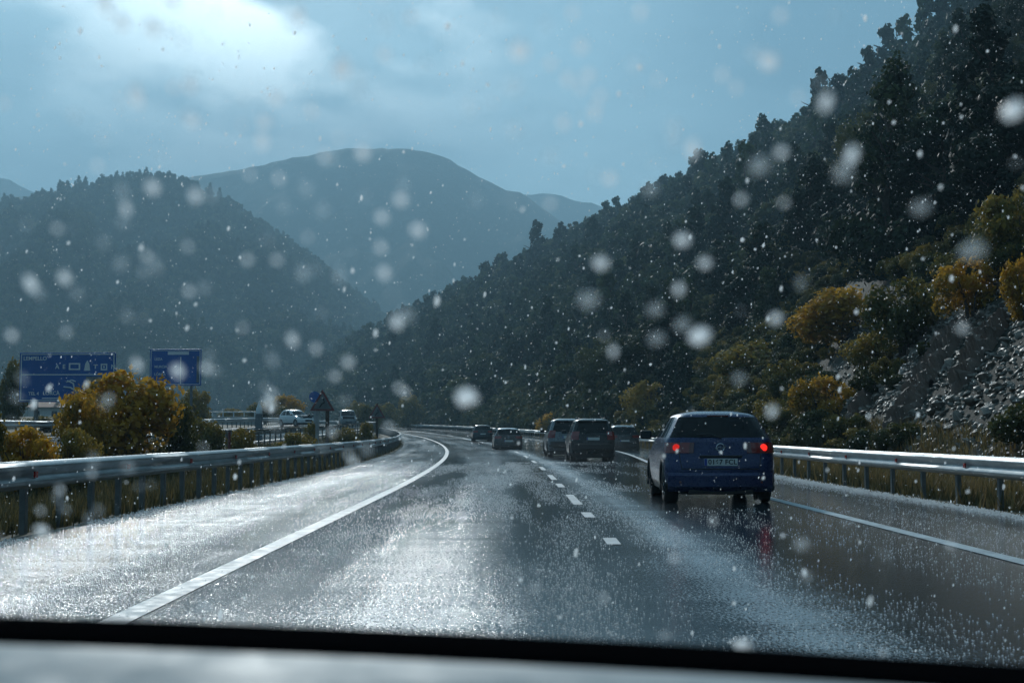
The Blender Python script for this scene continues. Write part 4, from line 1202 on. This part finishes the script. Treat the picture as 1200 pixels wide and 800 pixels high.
SUV = dict(L=4.5, H=1.74, belt=1.12, gtop=1.60, lz0=0.88, lz1=1.22, bump=0.36, bumper=0.70, plate=0.92, wr=0.36, wy0=0.78, wy1=3.40, ym=2.95,
           rr=0.15, rf=0.35, crown=0.06, rw=0.92, sidewin=[(0.04, 0.25), (0.27, 0.55), (0.58, 0.93)], spoiler=True, rails=1, inlamp=(), darkbumper=True,
           yr=[(0.2, 0.14), (0.35, 0.05), (0.5, 0.0), (0.7, 0.0), (0.9, 0.03), (1.12, 0.05), (1.3, 0.11), (1.60, 0.24), (1.68, 0.30), (1.74, 0.6)],
           yf=[(0.2, 4.4), (0.4, 4.5), (0.75, 4.45), (0.92, 4.25), (1.05, 3.6), (1.12, 3.2), (1.3, 2.95), (1.6, 2.5), (1.68, 2.35), (1.74, 2.0)],
           w=[(0.2, 0.82), (0.35, 0.89), (0.6, 0.905), (0.95, 0.90), (1.12, 0.87), (1.3, 0.81), (1.6, 0.70), (1.67, 0.65), (1.71, 0.52), (1.74, 0.36)])
WAGON = dict(HATCH); WAGON.update(L=4.4, H=1.56, gtop=1.44, rails=2, badge=None, bumper=0.62, lz0=0.84, lz1=1.0, belt=1.01, wy1=3.4,
             yr=[(0.2, 0.10), (0.3, 0.03), (0.45, 0.0), (0.6, 0.01), (0.75, 0.05), (1.01, 0.09), (1.15, 0.17), (1.44, 0.40), (1.52, 0.46), (1.56, 0.75)],
             yf=[(0.2, 4.3), (0.35, 4.4), (0.6, 4.35), (0.78, 4.2), (0.92, 3.6), (1.01, 3.1), (1.15, 2.85), (1.44, 2.35), (1.52, 2.2), (1.56, 1.85)],
             w=[(0.2, 0.80), (0.3, 0.86), (0.5, 0.885), (0.78, 0.885), (0.95, 0.865), (1.01, 0.845), (1.15, 0.785), (1.44, 0.65), (1.50, 0.60), (1.54, 0.48), (1.56, 0.32)])
VAN = dict(SUV); VAN.update(L=4.6, H=1.92, belt=1.18, gtop=1.74, cat='van', lz0=0.95, lz1=1.3,
           yr=[(0.2, 0.08), (0.5, 0.0), (1.2, 0.03), (1.74, 0.08), (1.86, 0.12), (1.92, 0.35)],
           yf=[(0.2, 4.5), (0.4, 4.6), (0.85, 4.5), (1.0, 4.2), (1.18, 3.75), (1.4, 3.4), (1.74, 2.95), (1.86, 2.75), (1.92, 2.4)],
           w=[(0.2, 0.84), (0.35, 0.90), (0.6, 0.915), (1.0, 0.91), (1.18, 0.89), (1.4, 0.85), (1.74, 0.78), (1.85, 0.72), (1.89, 0.6), (1.92, 0.4)])

def head(D): return math.atan2(max(0, D - 25), 1200.0)      # road heading to the left
def at_px(px, D): return (px - 600) / F * D
make_vehicle('car', 'dark blue hatchback with lit red tail lamps in the right lane', (at_px(841, 22.9), 22.6, 0), R(-1.0), HATCH, M['blue'], lit=True, plate='0167 FCL')
make_vehicle('car', 'black four by four in the right lane ahead of the blue hatchback', (at_px(695, 57.5), 57.5, 0.0), head(57) + R(0), SUV, M['black'], scale=0.98)
make_vehicle('car', 'silver four by four half hidden behind the black one', (at_px(666, 66), 66, 0.0), head(66), SUV, M['silver'], scale=1.03)
make_vehicle('car', 'dark grey estate car with pale roof right of the black four by four', (at_px(732, 84), 84, 0), head(84), WAGON, M['grey'], roofm=M['silver'], scale=1.02)
make_vehicle('car', 'small dark car with pale roof alone in the left lane ahead', (at_px(596, 89), 89, 0), head(89), HATCH, M['grey'], roofm=M['white'])
make_vehicle('car', 'farthest small dark car just before the bend', (at_px(566, 130), 130, zr(130)), head(130), HATCH, M['grey'])
D = 138; o_ = opp_near(D) - 7.7
make_vehicle('car', 'white estate car coming towards us on the opposite carriageway', (cx(D) + o_, D, opp_z(o_, D) + 0.02), math.pi + R(38), WAGON, M['white'], detail=False)
D = 166; o_ = opp_near(D) - 2.9
make_vehicle('van', 'grey van coming towards us on the opposite carriageway', (cx(D) + o_, D, opp_z(o_, D) + 0.02), math.pi + head(D) + R(4), VAN, M['vangrey'], detail=False)

# ------------------------------------------------------------------ signs and small things left of the road
def text_obj(parent, s, size, x, z, y, mat, nm='lettering', align='LEFT'):
    fc = bpy.data.curves.new(nm, 'FONT'); fc.body = s; fc.size = size; fc.align_x = align; fc.align_y = 'CENTER'; fc.extrude = 0.004; fc.offset = size * 0.02
    fc.materials.append(mat)
    return obj(nm, fc, parent, (x, y, z), (R(90), 0, 0))
def rect_frame(w, h, bw, y, cz):
    b = MB()
    x0, x1, z0, z1 = -w / 2, w / 2, cz - h / 2, cz + h / 2
    b.box((x0, y - 0.004, z0), (x1, y, z0 + bw)); b.box((x0, y - 0.004, z1 - bw), (x1, y, z1))
    b.box((x0, y - 0.004, z0 + bw), (x0 + bw, y, z1 - bw)); b.box((x1 - bw, y - 0.004, z0 + bw), (x1, y, z1 - bw))
    return b
def road_sign(px0, px1, y0, y1, D, label):
    X0, X1 = at_px(px0, D), at_px(px1, D); Z0 = CAMZ + (HOR - y1) / F * D; Z1 = CAMZ + (HOR - y0) / F * D
    X = (X0 + X1) / 2; w = X1 - X0; h = Z1 - Z0
    g = gz(X - cx(D), D)
    t = thing('road_sign', label, 'road sign', (X, D, g), R(-2))
    return t, w, h, (Z0 + Z1) / 2 - g
t, w, h, cz = road_sign(22, 136, 413, 471, 84, 'large blue motorway direction sign behind the big domed orange bush')
MB().box((-w / 2, -0.04, cz - h / 2), (w / 2, 0.04, cz + h / 2), 0.03).build('panel', M['signblue'], t)
rect_frame(w - 0.16, h - 0.16, 0.05, -0.047, cz).build('border', M['signwhite'], t)
MB().box((-w / 2 + 0.08, -0.051, cz + 0.12), (w / 2 - 0.08, -0.043, cz + 0.18)).build('divider', M['signwhite'], t)
for x in (-w * 0.33, w * 0.33): MB().box((x - 0.09, 0.045, -0.5), (x + 0.09, 0.25, cz + h * 0.48)).build('post', M['post'], t)
text_obj(t, 'LEMPELLO', 0.30, -w / 2 + 0.22, cz + 1.08, -0.05, M['signwhite'])
xx = -w / 2 + 2.1
for i, s in enumerate(['A', 'E', 'H', 'A', 'T', 'D', 'N']):
    if i in (2, 3, 5):
        b = MB()
        if i == 2: b.box((xx - 0.05, -0.052, cz + 0.42), (xx + 0.62, -0.043, cz + 0.50)).box((xx - 0.05, -0.052, cz + 0.74), (xx + 0.62, -0.043, cz + 0.82)).box((xx - 0.05, -0.052, cz + 0.5), (xx + 0.04, -0.043, cz + 0.74)).box((xx + 0.53, -0.052, cz + 0.5), (xx + 0.62, -0.043, cz + 0.74)); st = 0.85
        elif i == 3: b.add([(xx, -0.052, cz + 0.38), (xx + 0.36, -0.052, cz + 0.38), (xx + 0.30, -0.052, cz + 0.78), (xx + 0.18, -0.052, cz + 0.98), (xx + 0.06, -0.052, cz + 0.78)], [(0, 1, 2, 3, 4)]); st = 0.55
        else: b.box((xx, -0.052, cz + 0.40), (xx + 0.38, -0.043, cz + 0.48)).box((xx, -0.052, cz + 0.70), (xx + 0.38, -0.043, cz + 0.78)).box((xx, -0.052, cz + 0.48), (xx + 0.07, -0.043, cz + 0.70)).box((xx + 0.31, -0.052, cz + 0.48), (xx + 0.38, -0.043, cz + 0.70)).box((xx + 0.14, -0.052, cz + 0.54), (xx + 0.24, -0.043, cz + 0.64)); st = 0.6
        b.build('symbol', M['signwhite'], t); xx += st
    else:
        text_obj(t, s, 0.34, xx, cz + 0.60, -0.05, M['signwhite']); xx += 0.42
text_obj(t, 'TEL 4', 0.26, -w / 2 + 0.55, cz - 0.95, -0.05, M['signwhite']); text_obj(t, 'LORCA', 0.30, -w / 2 + 1.4, cz - 0.93, -0.05, M['signwhite'])
MB().box((-w / 2 + 1.35, -0.052, cz - 1.24), (-w / 2 + 2.35, -0.043, cz - 1.18)).build('underline', M['signwhite'], t)
MB().tube([(0.0, -0.05, cz - 0.2), (0.35, -0.05, cz - 0.35), (0.45, -0.05, cz - 0.75), (0.6, -0.05, cz - 0.95)], 0.05, 5).tube([(-0.2, -0.05, cz - 0.55), (0.2, -0.05, cz - 0.6), (0.45, -0.05, cz - 0.75)], 0.045, 5).tube([(-0.05, -0.05, cz - 0.28), (0.25, -0.05, cz - 0.16), (0.5, -0.05, cz - 0.25)], 0.035, 5).build('route_symbol', M['signwhite'], t)
MB().box((w / 2 - 1.72, -0.051, cz - h / 2 + 0.1), (w / 2 - 0.1, -0.043, cz + 0.04)).build('covered_field', M['signgrey'], t)

t, w, h, cz = road_sign(175, 236, 409, 452, 92, 'smaller blue road sign right of the large blue sign')
MB().box((-w / 2, -0.04, cz - h / 2), (w / 2, 0.04, cz + h / 2), 0.03).build('panel', M['signblue'], t)
rect_frame(w - 0.14, h - 0.14, 0.04, -0.047, cz).build('border', M['signwhite'], t)
MB().box((-0.5, -0.052, cz + h / 2 - 0.36), (0.85, -0.043, cz + h / 2 - 0.16)).build('name_strip', M['signwhite'], t)
MB().box((w / 2 - 0.30, -0.0525, cz - h / 2 + 0.2), (w / 2 - 0.14, -0.0475, cz + h / 2 - 0.45)).build('side_strip', M['signgrey'], t)
MB().box((0.30, -0.052, cz - h / 2 + 0.10), (0.36, -0.043, cz + h / 2 - 0.5)).build('divider', M['signwhite'], t)
for i, s in enumerate(['LEZA', 'MURCIA', 'LORCA', 'PTO.']): text_obj(t, s, 0.22, -w / 2 + 0.30, cz + 0.52 - 0.48 * i, -0.05, M['signwhite'])
for x in (-w * 0.3, w * 0.3): MB().box((x - 0.07, 0.045, -0.5), (x + 0.07, 0.2, cz + h * 0.48)).build('post', M['post'], t)

def triangle_sign(px, py, D, label, size=1.15, twin=True):
    X = at_px(px, D); off = X - cx(D); g = gz(off, D); cz = CAMZ + (HOR - py) / F * D - g
    t = thing('warning_sign', label, 'road sign', (X, D, g), R(4))
    s = size
    def tri(k_, y0, y1):
        a = [(-s / 2 * k_, cz - s * 0.29 * k_), (s / 2 * k_, cz - s * 0.29 * k_), (0, cz + s * 0.577 * k_)]
        return MB().add([(x, y0, z) for x, z in a] + [(x, y1, z) for x, z in a], [(0, 1, 2), (5, 4, 3), (0, 3, 4, 1), (1, 4, 5, 2), (2, 5, 3, 0)])
    tri(1.0, -0.03, 0.0).build('panel', M['signred'], t)  # dulled red border and grey face: backlit shade put into the colours
    tri(0.72, -0.036, -0.0305).build('face', M['signgrey'], t)
    MB().tube([(-0.12, -0.04, cz - 0.16), (-0.02, -0.04, cz + 0.0), (0.08, -0.04, cz + 0.04), (0.05, -0.04, cz + 0.22)], 0.035, 5).build('bend_arrow', M['ink'], t)
    for x in ((-0.22, 0.22) if twin else (0.0,)):
        MB().box((x - 0.08, 0.004, -0.5), (x + 0.08, 0.12, cz - 0.1 * s)).build('post', M['zinc'] if x < 0 else M['bark'], t)
    return t
triangle_sign(378, 473, 64, 'triangular warning sign on two posts behind the left rail', 1.1)
triangle_sign(442, 484, 94, 'farther triangular warning sign on one post near the bend', 1.1, False)
D = 82; X = at_px(369, D); g = gz(X - cx(D), D)
t = thing('blue_sign', 'small round blue traffic sign behind the nearer warning sign', 'road sign', (X, D, g))
zc_ = CAMZ + (HOR - 465) / F * D - g
MB().tube([(0, -0.03, zc_), (0, 0.0, zc_)], 0.32, 20).build('disc', M['signblue'], t)
MB().box((-0.04, 0.003, -0.4), (0.04, 0.08, zc_)).build('post', M['zinc'], t)

D = 46; X = at_px(269.5, D); g = gz(X - cx(D), D)
t = thing('marker_post', 'thin dark red marker post standing among the brown bushes', 'post', (X, D, g))
MB().tube([(0, 0, -0.3), (0, 0, CAMZ + (HOR - 506) / F * D - g)], 0.045, 10).build('shaft', M['signred'], t)
MB().tube([(0, 0, 0.0), (0, 0, 0.12)], [0.10, 0.06], 10).build('base', M['plastic'], t)

D = 88; X = at_px(304, D); g = gz(X - cx(D), D)
t = thing('lane_divider_post', 'grey post with pale pointed cap at the median gap', 'post', (X, D, g))
zt = CAMZ + (HOR - 478) / F * D - g
MB().box((-0.22, -0.1, -0.3), (0.22, 0.1, zt - 0.35), 0.02).build('shaft', M['signgrey'], t)
MB().tube([(0, 0, zt - 0.35), (0, 0, zt - 0.1), (0, 0, zt + 0.42)], [0.2, 0.19, 0.02], 10).build('cap', M['signwhite'], t)

# low parapet of the opposite carriageway's small bridge
D0 = 150
for i, (pa, pb, D, py0, py1, lab) in enumerate([(236, 300, 150, 482, 492, 'white bridge parapet left of the capped grey post')]):
    X0, X1 = at_px(pa, D), at_px(pb, D); g = gz(X0 - cx(D), D)
    t = thing('bridge_parapet', lab, 'parapet', ((X0 + X1) / 2, D, g)); L = X1 - X0; zt = CAMZ + (HOR - py0) / F * D - g
    MB().box((-L / 2, -0.1, -0.4), (L / 2, 0.1, 0.75), 0.03).build('wall', M['concrete'], t)
    MB().box((-L / 2, -0.05, zt - 0.12), (L / 2, 0.05, zt), 0.02).build('handrail', M['signwhite'], t)
    for k_ in range(6):
        x = -L / 2 + 0.1 + (L - 0.2) * k_ / 5
        MB().box((x - 0.05, -0.045, 0.74), (x + 0.05, 0.045, zt - 0.1)).build('baluster', M['signwhite'], t)

# houses far left
def house(px0, px1, ytop, yeave, ybot, D, label, roofh=True):
    X0, X1 = at_px(px0, D), at_px(px1, D); g = gz((X0 + X1) / 2 - cx(D), D)
    t = thing('house', label, 'house', ((X0 + X1) / 2, D, g), R(8)); w = X1 - X0
    ze = CAMZ + (HOR - yeave) / F * D - g; zt = CAMZ + (HOR - ytop) / F * D - g
    MB().box((-w / 2, 0, -1), (w / 2, 6, ze)).build('wall', M['wall_white'], t)
    b = MB(); b.add([(-w / 2 - 0.4, -0.5, ze + 0.003), (w / 2 + 0.4, -0.5, ze + 0.003), (w / 2 + 0.4, 6.5, ze + 0.003), (-w / 2 - 0.4, 6.5, ze + 0.003), (-w / 2 + 0.4, 3, zt), (w / 2 - 0.4, 3, zt)],
                    [(0, 1, 5, 4), (2, 3, 4, 5), (1, 2, 5), (3, 0, 4), (3, 2, 1, 0)]); rf = b.build('roof', M['terracotta'], t)
    MB().box((w * 0.2, 2.2, ze + 0.3), (w * 0.2 + 0.5, 2.7, zt + 0.5)).build('chimney', M['wall_white'], rf)
    n = max(2, int(w / 1.7))
    for k_ in range(n):
        x = -w / 2 + w * (k_ + 0.5) / n
        wd_ = MB().box((x - 0.35, -0.03, ze - 1.5), (x + 0.35, 0.05, ze - 0.5)).build('window', M['window_dark'], t)
        MB().box((x - 0.42, -0.08, ze - 1.6), (x + 0.42, 0.04, ze - 1.51)).build('sill', M['concrete'], wd_)
house(34, 74, 470, 477, 496, 190, 'white house with red tiled roof under the large blue sign')
house(96, 128, 476, 481, 496, 230, 'smaller white house farther off right of the first house')

# ------------------------------------------------------------------ hail on the road, sleet in the air
def pellets(name, pts, sizes, mat, label, cat, stretch=None, smooth=False, tilt=None):
    """octahedral pellets as one mesh"""
    n = len(pts)
    base = np.array([(1, 0, 0), (-1, 0, 0), (0, 1, 0), (0, -1, 0), (0, 0, 1), (0, 0, -1)], float)
    tri = np.array([(0, 2, 4), (2, 1, 4), (1, 3, 4), (3, 0, 4), (2, 0, 5), (1, 2, 5), (3, 1, 5), (0, 3, 5)])
    s = np.asarray(sizes)[:, None, None] * base[None]
    s = s * nrs.uniform(0.7, 1.3, (n, 1, 3))
    if stretch is not None: s[:, :, 2] *= np.asarray(stretch)[:, None]
    if tilt is not None: s[:, :, 0] += s[:, :, 2] * tilt
    V_ = (np.asarray(pts)[:, None, :] + s).reshape(-1, 3)
    T_ = (tri[None] + 6 * np.arange(n)[:, None, None]).reshape(-1, 3)
    return tag(obj(name, np_mesh(name, V_, T_, mat, smooth)), label, cat, kind='stuff')
hp = []; hs = []
r5 = random.Random(77)
bx = [-5.2, -4.4, -3.4, -2.6, -2.1, -1.4, -0.6, 0.2, 0.75, 1.3, 1.9, 2.6, 3.6, 4.3, 5.2, 6.1, 6.6]
bw = [0.25, 0.55, 0.75, 0.5, 0.3, 0.6, 0.75, 0.7, 0.45, 0.55, 0.55, 0.22, 0.14, 0.14, 0.16, 0.25, 1.0]
while len(hp) < 66000:
    D = 6.5 + 48 * r5.random() ** 1.35; o_ = r5.uniform(-5.2, 6.7)
    n = 0.35 + 1.3 * mn.fractal(Vector((o_ * 1.2, D * 0.10, 4)), 1, 2, 4)
    if r5.random() > interp(o_, bx, bw) * n: continue
    if 21.5 < D < 27.5 and 2.0 < o_ < 4.3: continue
    oo = o_ + (widen(D) * ss((o_ - 2) / 3) if o_ > 2 else 0)
    hp.append((cx(D) + oo, D, zr(D) + 0.004)); hs.append(r5.uniform(0.002, 0.005) * (1 + D / 50.0))
pellets('road_hail', hp, hs, M['sleet'], 'white hail pellets scattered over the wet road', 'hail')
# hail swept into a ridge at the foot of the right rail
hp = []; hs = []
for i in range(16000):
    D = 9 + 75 * r5.random() ** 1.4; o_ = 6.55 + widen(D) + r5.gauss(0, 0.10) + 0.12 * mn.noise(Vector((D * 0.8, 1, 1)))
    if mn.noise(Vector((D * 0.5, 3, 1))) < -0.35 and r5.random() < 0.7: continue
    hp.append((cx(D) + o_, D, zr(D) + 0.006 + 0.03 * r5.random() ** 2)); hs.append(r5.uniform(0.006, 0.016))
for i in range(6000):
    D = 9 + 60 * r5.random() ** 1.4; o_ = -5.0 + r5.gauss(0, 0.10) + 0.15 * mn.noise(Vector((D * 0.8, 5, 1)))
    if mn.noise(Vector((D * 0.4, 8, 1))) < -0.05: continue
    hp.append((cx(D) + o_, D, zr(D) + 0.006 + 0.02 * r5.random() ** 2)); hs.append(r5.uniform(0.006, 0.015))
pellets('hail_ridge', hp, hs, M['sleet'], 'hail swept into ridges along the feet of the guard rails', 'hail')

fp = []; fs = []; fst = []
for i in range(42000):
    D = 1.6 + 58 * r5.random() ** 0.75
    sx = r5.uniform(-0.5, 0.5); sy = r5.uniform(-0.16, 0.42)
    X = sx * D; Z = CAMZ + sy * D
    if Z < 0.02 or Z > 16 or (D < 6 and r5.random() < 0.6): continue
    fp.append((X, D, Z)); fs.append(r5.uniform(0.0015, 0.0038) * (1.6 if r5.random() < 0.05 else 1)); fst.append(r5.uniform(1.0, 2.2))
def flakes(name, pts, sizes, stretch, mat, label, cat):
    """wet snow flakes: little bent cups of six triangles, hollow towards the back"""
    n = len(pts)
    ring = np.array([(math.cos(a) , -0.35, math.sin(a)) for a in [2 * math.pi * i / 6 for i in range(6)]] + [(0, 0.35, 0)])
    tri = np.array([(i, (i + 1) % 6, 6) for i in range(6)])
    s_ = np.asarray(sizes)[:, None, None] * ring[None] * nrs.uniform(0.7, 1.3, (n, 7, 1))
    s_[:, :, 2] *= np.asarray(stretch)[:, None]; s_[:, :, 0] += 0.12 * s_[:, :, 2]
    V_ = (np.asarray(pts)[:, None, :] + s_).reshape(-1, 3); T_ = (tri[None] + 7 * np.arange(n)[:, None, None]).reshape(-1, 3)
    return tag(obj(name, np_mesh(name, V_, T_, mat)), label, cat, kind='stuff')
flakes('falling_sleet', fp, fs, fst, M['flake'], 'sleet and hail falling through the air ahead', 'sleet')

# ------------------------------------------------------------------ our own car: windscreen, cowl, dashboard
own = thing('car_interior', 'pale grey dashboard and rain spattered windscreen of the car we sit in', 'car interior', (0, 0, 0))
def ws_pt(x, t):
    """point of the windscreen; t runs from its base (0) to its top (1)"""
    y = 1.08 - 0.72 * t - 0.10 * (x / 0.7) ** 2 * (1 - 0.4 * t)
    z = CAMZ - 0.20 + 0.62 * t - 0.05 * t * t
    return Vector((x, y, z))
V_ = []; nx_, nt_ = 24, 14
for k_ in (0, 1):
    for i in range(nx_ + 1):
        for j in range(nt_ + 1):
            V_.append(ws_pt(-0.95 + 1.9 * i / nx_, j / nt_) + Vector((0, -0.003 * k_, -0.004 * k_)))
Fc_ = []
m_ = (nx_ + 1) * (nt_ + 1)
for k_ in (0, 1):
    for i in range(nx_):
        for j in range(nt_):
            a = k_ * m_ + i * (nt_ + 1) + j; f_ = (a, a + 1, a + nt_ + 2, a + nt_ + 1); Fc_.append(f_ if k_ else f_[::-1])
obj('windscreen', new_mesh('windscreen', V_, Fc_, M['windscreen'], True), own)
# dashboard top: pale, slightly tilted, soft front edge
def dash_edge(x): return 0.86 - 0.10 * (x / 0.7) ** 2, CAMZ - 0.118 - 0.048 * (x + 0.30)
V_ = []; n_ = 40; prof = [(-0.75, -0.13), (-0.5, -0.075), (-0.3, -0.045), (-0.16, -0.022), (-0.06, -0.006), (-0.015, 0.0), (0.0, -0.006), (0.004, -0.03), (0.0, -0.12)]
for i in range(n_ + 1):
    x = -0.9 + 1.8 * i / n_; y, z = dash_edge(x)
    for dy, dz in prof: V_.append((x, y + dy, z + dz))
k_ = len(prof)
Fc_ = [(i * k_ + j, (i + 1) * k_ + j, (i + 1) * k_ + j + 1, i * k_ + j + 1) for i in range(n_) for j in range(k_ - 1)]
obj('dashboard', new_mesh('dashboard', V_, Fc_, M['dash'], True), own)
V_ = []; prof = [(0.008, -0.12), (0.010, -0.012), (0.06, -0.012), (0.10, -0.013), (0.14, -0.014), (0.17, -0.018), (0.19, -0.03), (0.20, -0.14)]
for i in range(n_ + 1):
    x = -0.9 + 1.8 * i / n_; y, z = dash_edge(x)
    for dy, dz in prof: V_.append((x, y + dy, z + dz + 0.009))
k_ = len(prof)
Fc_ = [(i * k_ + j, (i + 1) * k_ + j, (i + 1) * k_ + j + 1, i * k_ + j + 1) for i in range(n_) for j in range(k_ - 1)]
obj('cowl', new_mesh('cowl', V_, Fc_, M['cowl'], True), own)

# water drops on the outside of the glass, refracted glint put into white colour
def ws_hit(px, py):
    a = math.atan((HOR - 400) / F)
    d = Vector(((px - 600) / F, 1, (400 - py) / F)); d = Vector((d.x, d.y * math.cos(a) - d.z * math.sin(a), d.y * math.sin(a) + d.z * math.cos(a)))
    best = None
    for i in range(401):
        t = i / 400; p = ws_pt(0, t)
        s = ws_pt(d.x / d.y * p.y, t)
        e_ = abs((CAMZ + d.z / d.y * s.y) - s.z)
        if best is None or e_ < best[0]: best = (e_, t, d.x / d.y * s.y)
    return best[2], best[1]
r6 = random.Random(12)
drops = {'slush': [], 'slush_thin': []}
for px, py, s, kd in [(609, 60, 1.0, 's'), (601, 102, 1.1, 't'), (902, 76, 1.0, 's'), (888, 66, 0.9, 't'), (1189, 131, 1.2, 's'), (1141, 294, 1.6, 't'), (820, 396, 1.4, 's'), (800, 380, 1.1, 't'),
                      (704, 309, 0.9, 's'), (800, 281, 0.9, 's'), (762, 223, 0.9, 't'), (826, 309, 0.7, 's'), (909, 375, 0.8, 's'), (867, 446, 0.9, 't'), (547, 466, 1.6, 's'), (402, 77, 0.7, 's'), (421, 88, 0.7, 't'),
                      (490, 272, 0.8, 's'), (388, 185, 0.7, 't'), (48, 622, 1.0, 's'), (240, 712, 1.6, 't'), (870, 757, 1.4, 's'), (768, 365, 1.1, 't'), (690, 352, 1.4, 't'), (770, 400, 1.1, 't'), (990, 206, 1.2, 't'),
                      (890, 198, 1.2, 't'), (745, 80, 0.8, 't'), (790, 147, 0.8, 't'), (645, 183, 0.8, 't'), (475, 370, 1.2, 't'), (940, 640, 1.2, 't'), (780, 745, 0.9, 't'), (905, 482, 0.7, 's'), (160, 115, 0.7, 's'), (1080, 245, 1.1, 't'),
                      (32, 672, 0.8, 't'), (110, 540, 0.7, 't'), (150, 548, 0.9, 't'), (602, 152, 0.9, 't'), (450, 320, 0.6, 's'), (397, 325, 0.7, 't')]:
    x, t = ws_hit(px, py); drops['slush' if kd == 's' else 'slush_thin'].append((x, t, 0.0040 * s))
for i in range(100):            # the left half of the screen caught most
    x, t = ws_hit(r6.uniform(-40, 480), r6.uniform(90, 640)); drops['slush' if r6.random() < 0.45 else 'slush_thin'].append((x, t, r6.uniform(0.0011, 0.0030)))
for i in range(70):             # and some over the sky
    x, t = ws_hit(r6.uniform(60, 1000), r6.uniform(-20, 240)); drops['slush' if r6.random() < 0.6 else 'slush_thin'].append((x, t, r6.uniform(0.0012, 0.0030)))
for i in range(330):
    x = r6.uniform(-0.72, 0.62); t = r6.uniform(0.04, 0.92)
    if x > 0.0 and r6.random() < 0.6: continue
    drops['slush' if r6.random() < 0.4 else 'slush_thin'].append((x, t, r6.uniform(0.0010, 0.0028)))
bm = bmesh.new(); bmesh.ops.create_icosphere(bm, subdivisions=2, radius=1.0)
ico_v = np.array([v_.co[:] for v_ in bm.verts]); ico_f = np.array([[v_.index for v_ in f_.verts] for f_ in bm.faces if f_.calc_center_median().z > -0.3]); bm.free()
for kd, lst in drops.items():
    Vs = []; Ts = []; nb = 0
    for i, (x, t, s) in enumerate(lst):
        p = ws_pt(x, t); du = (ws_pt(x + 0.01, t) - p).normalized(); dv = (ws_pt(x, t + 0.01) - p).normalized(); nn_ = du.cross(dv)
        if nn_.y < 0: nn_ = -nn_
        el = (r6.uniform(1.0, 1.25) if s > 0.0029 else r6.uniform(1.0, 2.2)) * 1.05; wv = nrs.uniform(0.85, 1.15, len(ico_v))[:, None]
        q = ico_v * wv
        Vs.append(np.array(p[:]) + s * (q[:, :1] * np.array(du[:]) + el * q[:, 1:2] * np.array(dv[:]) + 0.35 * (q[:, 2:] + 0.6) * np.array(nn_[:])))
        Ts.append(ico_f + nb); nb += len(ico_v)
    tag(obj('windscreen_slush' if kd == 'slush' else 'windscreen_droplets', np_mesh(kd, np.concatenate(Vs), np.concatenate(Ts), M[kd], True)),
        'bright blobs of melting sleet on the windscreen' if kd == 'slush' else 'faint water droplets on the windscreen', 'droplets', kind='stuff')

# spray thrown up behind the vehicles: soft closed bodies of mist
k = NT('road_spray')
vo = k.n('ShaderNodeVolumePrincipled', {'Color': (0.85, 0.93, 0.97, 1), 'Density': 0.0035, 'Anisotropy': 0.3})
k.end(None, vo.outputs[0]); M['spray'] = k.m
bm = bmesh.new(); bmesh.ops.create_icosphere(bm, subdivisions=3, radius=1.0)
sv = [v_.co.copy() for v_ in bm.verts]; sf = [[v_.index for v_ in f_.verts] for f_ in bm.faces]; bm.free()
for i, (px, D, rx, ry, rz_, lab) in enumerate([(690, 54.0, 1.7, 3.6, 0.75, 'spray trailing the black four by four'), (656, 63.5, 1.5, 3.0, 0.7, 'spray trailing the silver four by four'),
                                              (596, 84.5, 1.6, 4.5, 0.8, 'spray trailing the small dark car in the left lane'), (728, 79.5, 1.5, 4.0, 0.7, 'spray trailing the dark grey estate car')]):
    V_ = [Vector((q.x * rx, q.y * ry, max(q.z, -0.25) * rz_)) * (1 + 0.25 * mn.fractal(q * 1.6 + Vector((i * 7, 0, 0)), 1, 2, 3)) for q in sv]
    lo_ = min(q.z for q in V_)
    tag(obj('spray', new_mesh('spray', V_, sf, M['spray'], True), None, (at_px(px, D), D, zr(D) + 0.02 - lo_)), lab, 'spray', kind='stuff')

# lettering as real meshes
dg = bpy.context.evaluated_depsgraph_get()
for o in [x for x in bpy.data.objects if x.type == 'FONT']:
    me = bpy.data.meshes.new_from_object(o.evaluated_get(dg), depsgraph=dg)
    nm, par, loc, rot = o.name, o.parent, o.location.copy(), o.rotation_euler.copy()
    bpy.data.objects.remove(o)
    obj(nm, me, par, loc, rot)

# ------------------------------------------------------------------ haze
k = NT('rain_haze')
vol = k.n('ShaderNodeVolumePrincipled', {'Color': (0.44, 0.74, 0.93, 1), 'Density': 0.00047, 'Anisotropy': 0.25})
k.end(None, vol.outputs[0])
tag(MB().box((-13000, -9500, -20), (13000, 12500, 600)).build('haze', k.m), 'thin rain haze filling the valley', 'haze', kind='stuff')
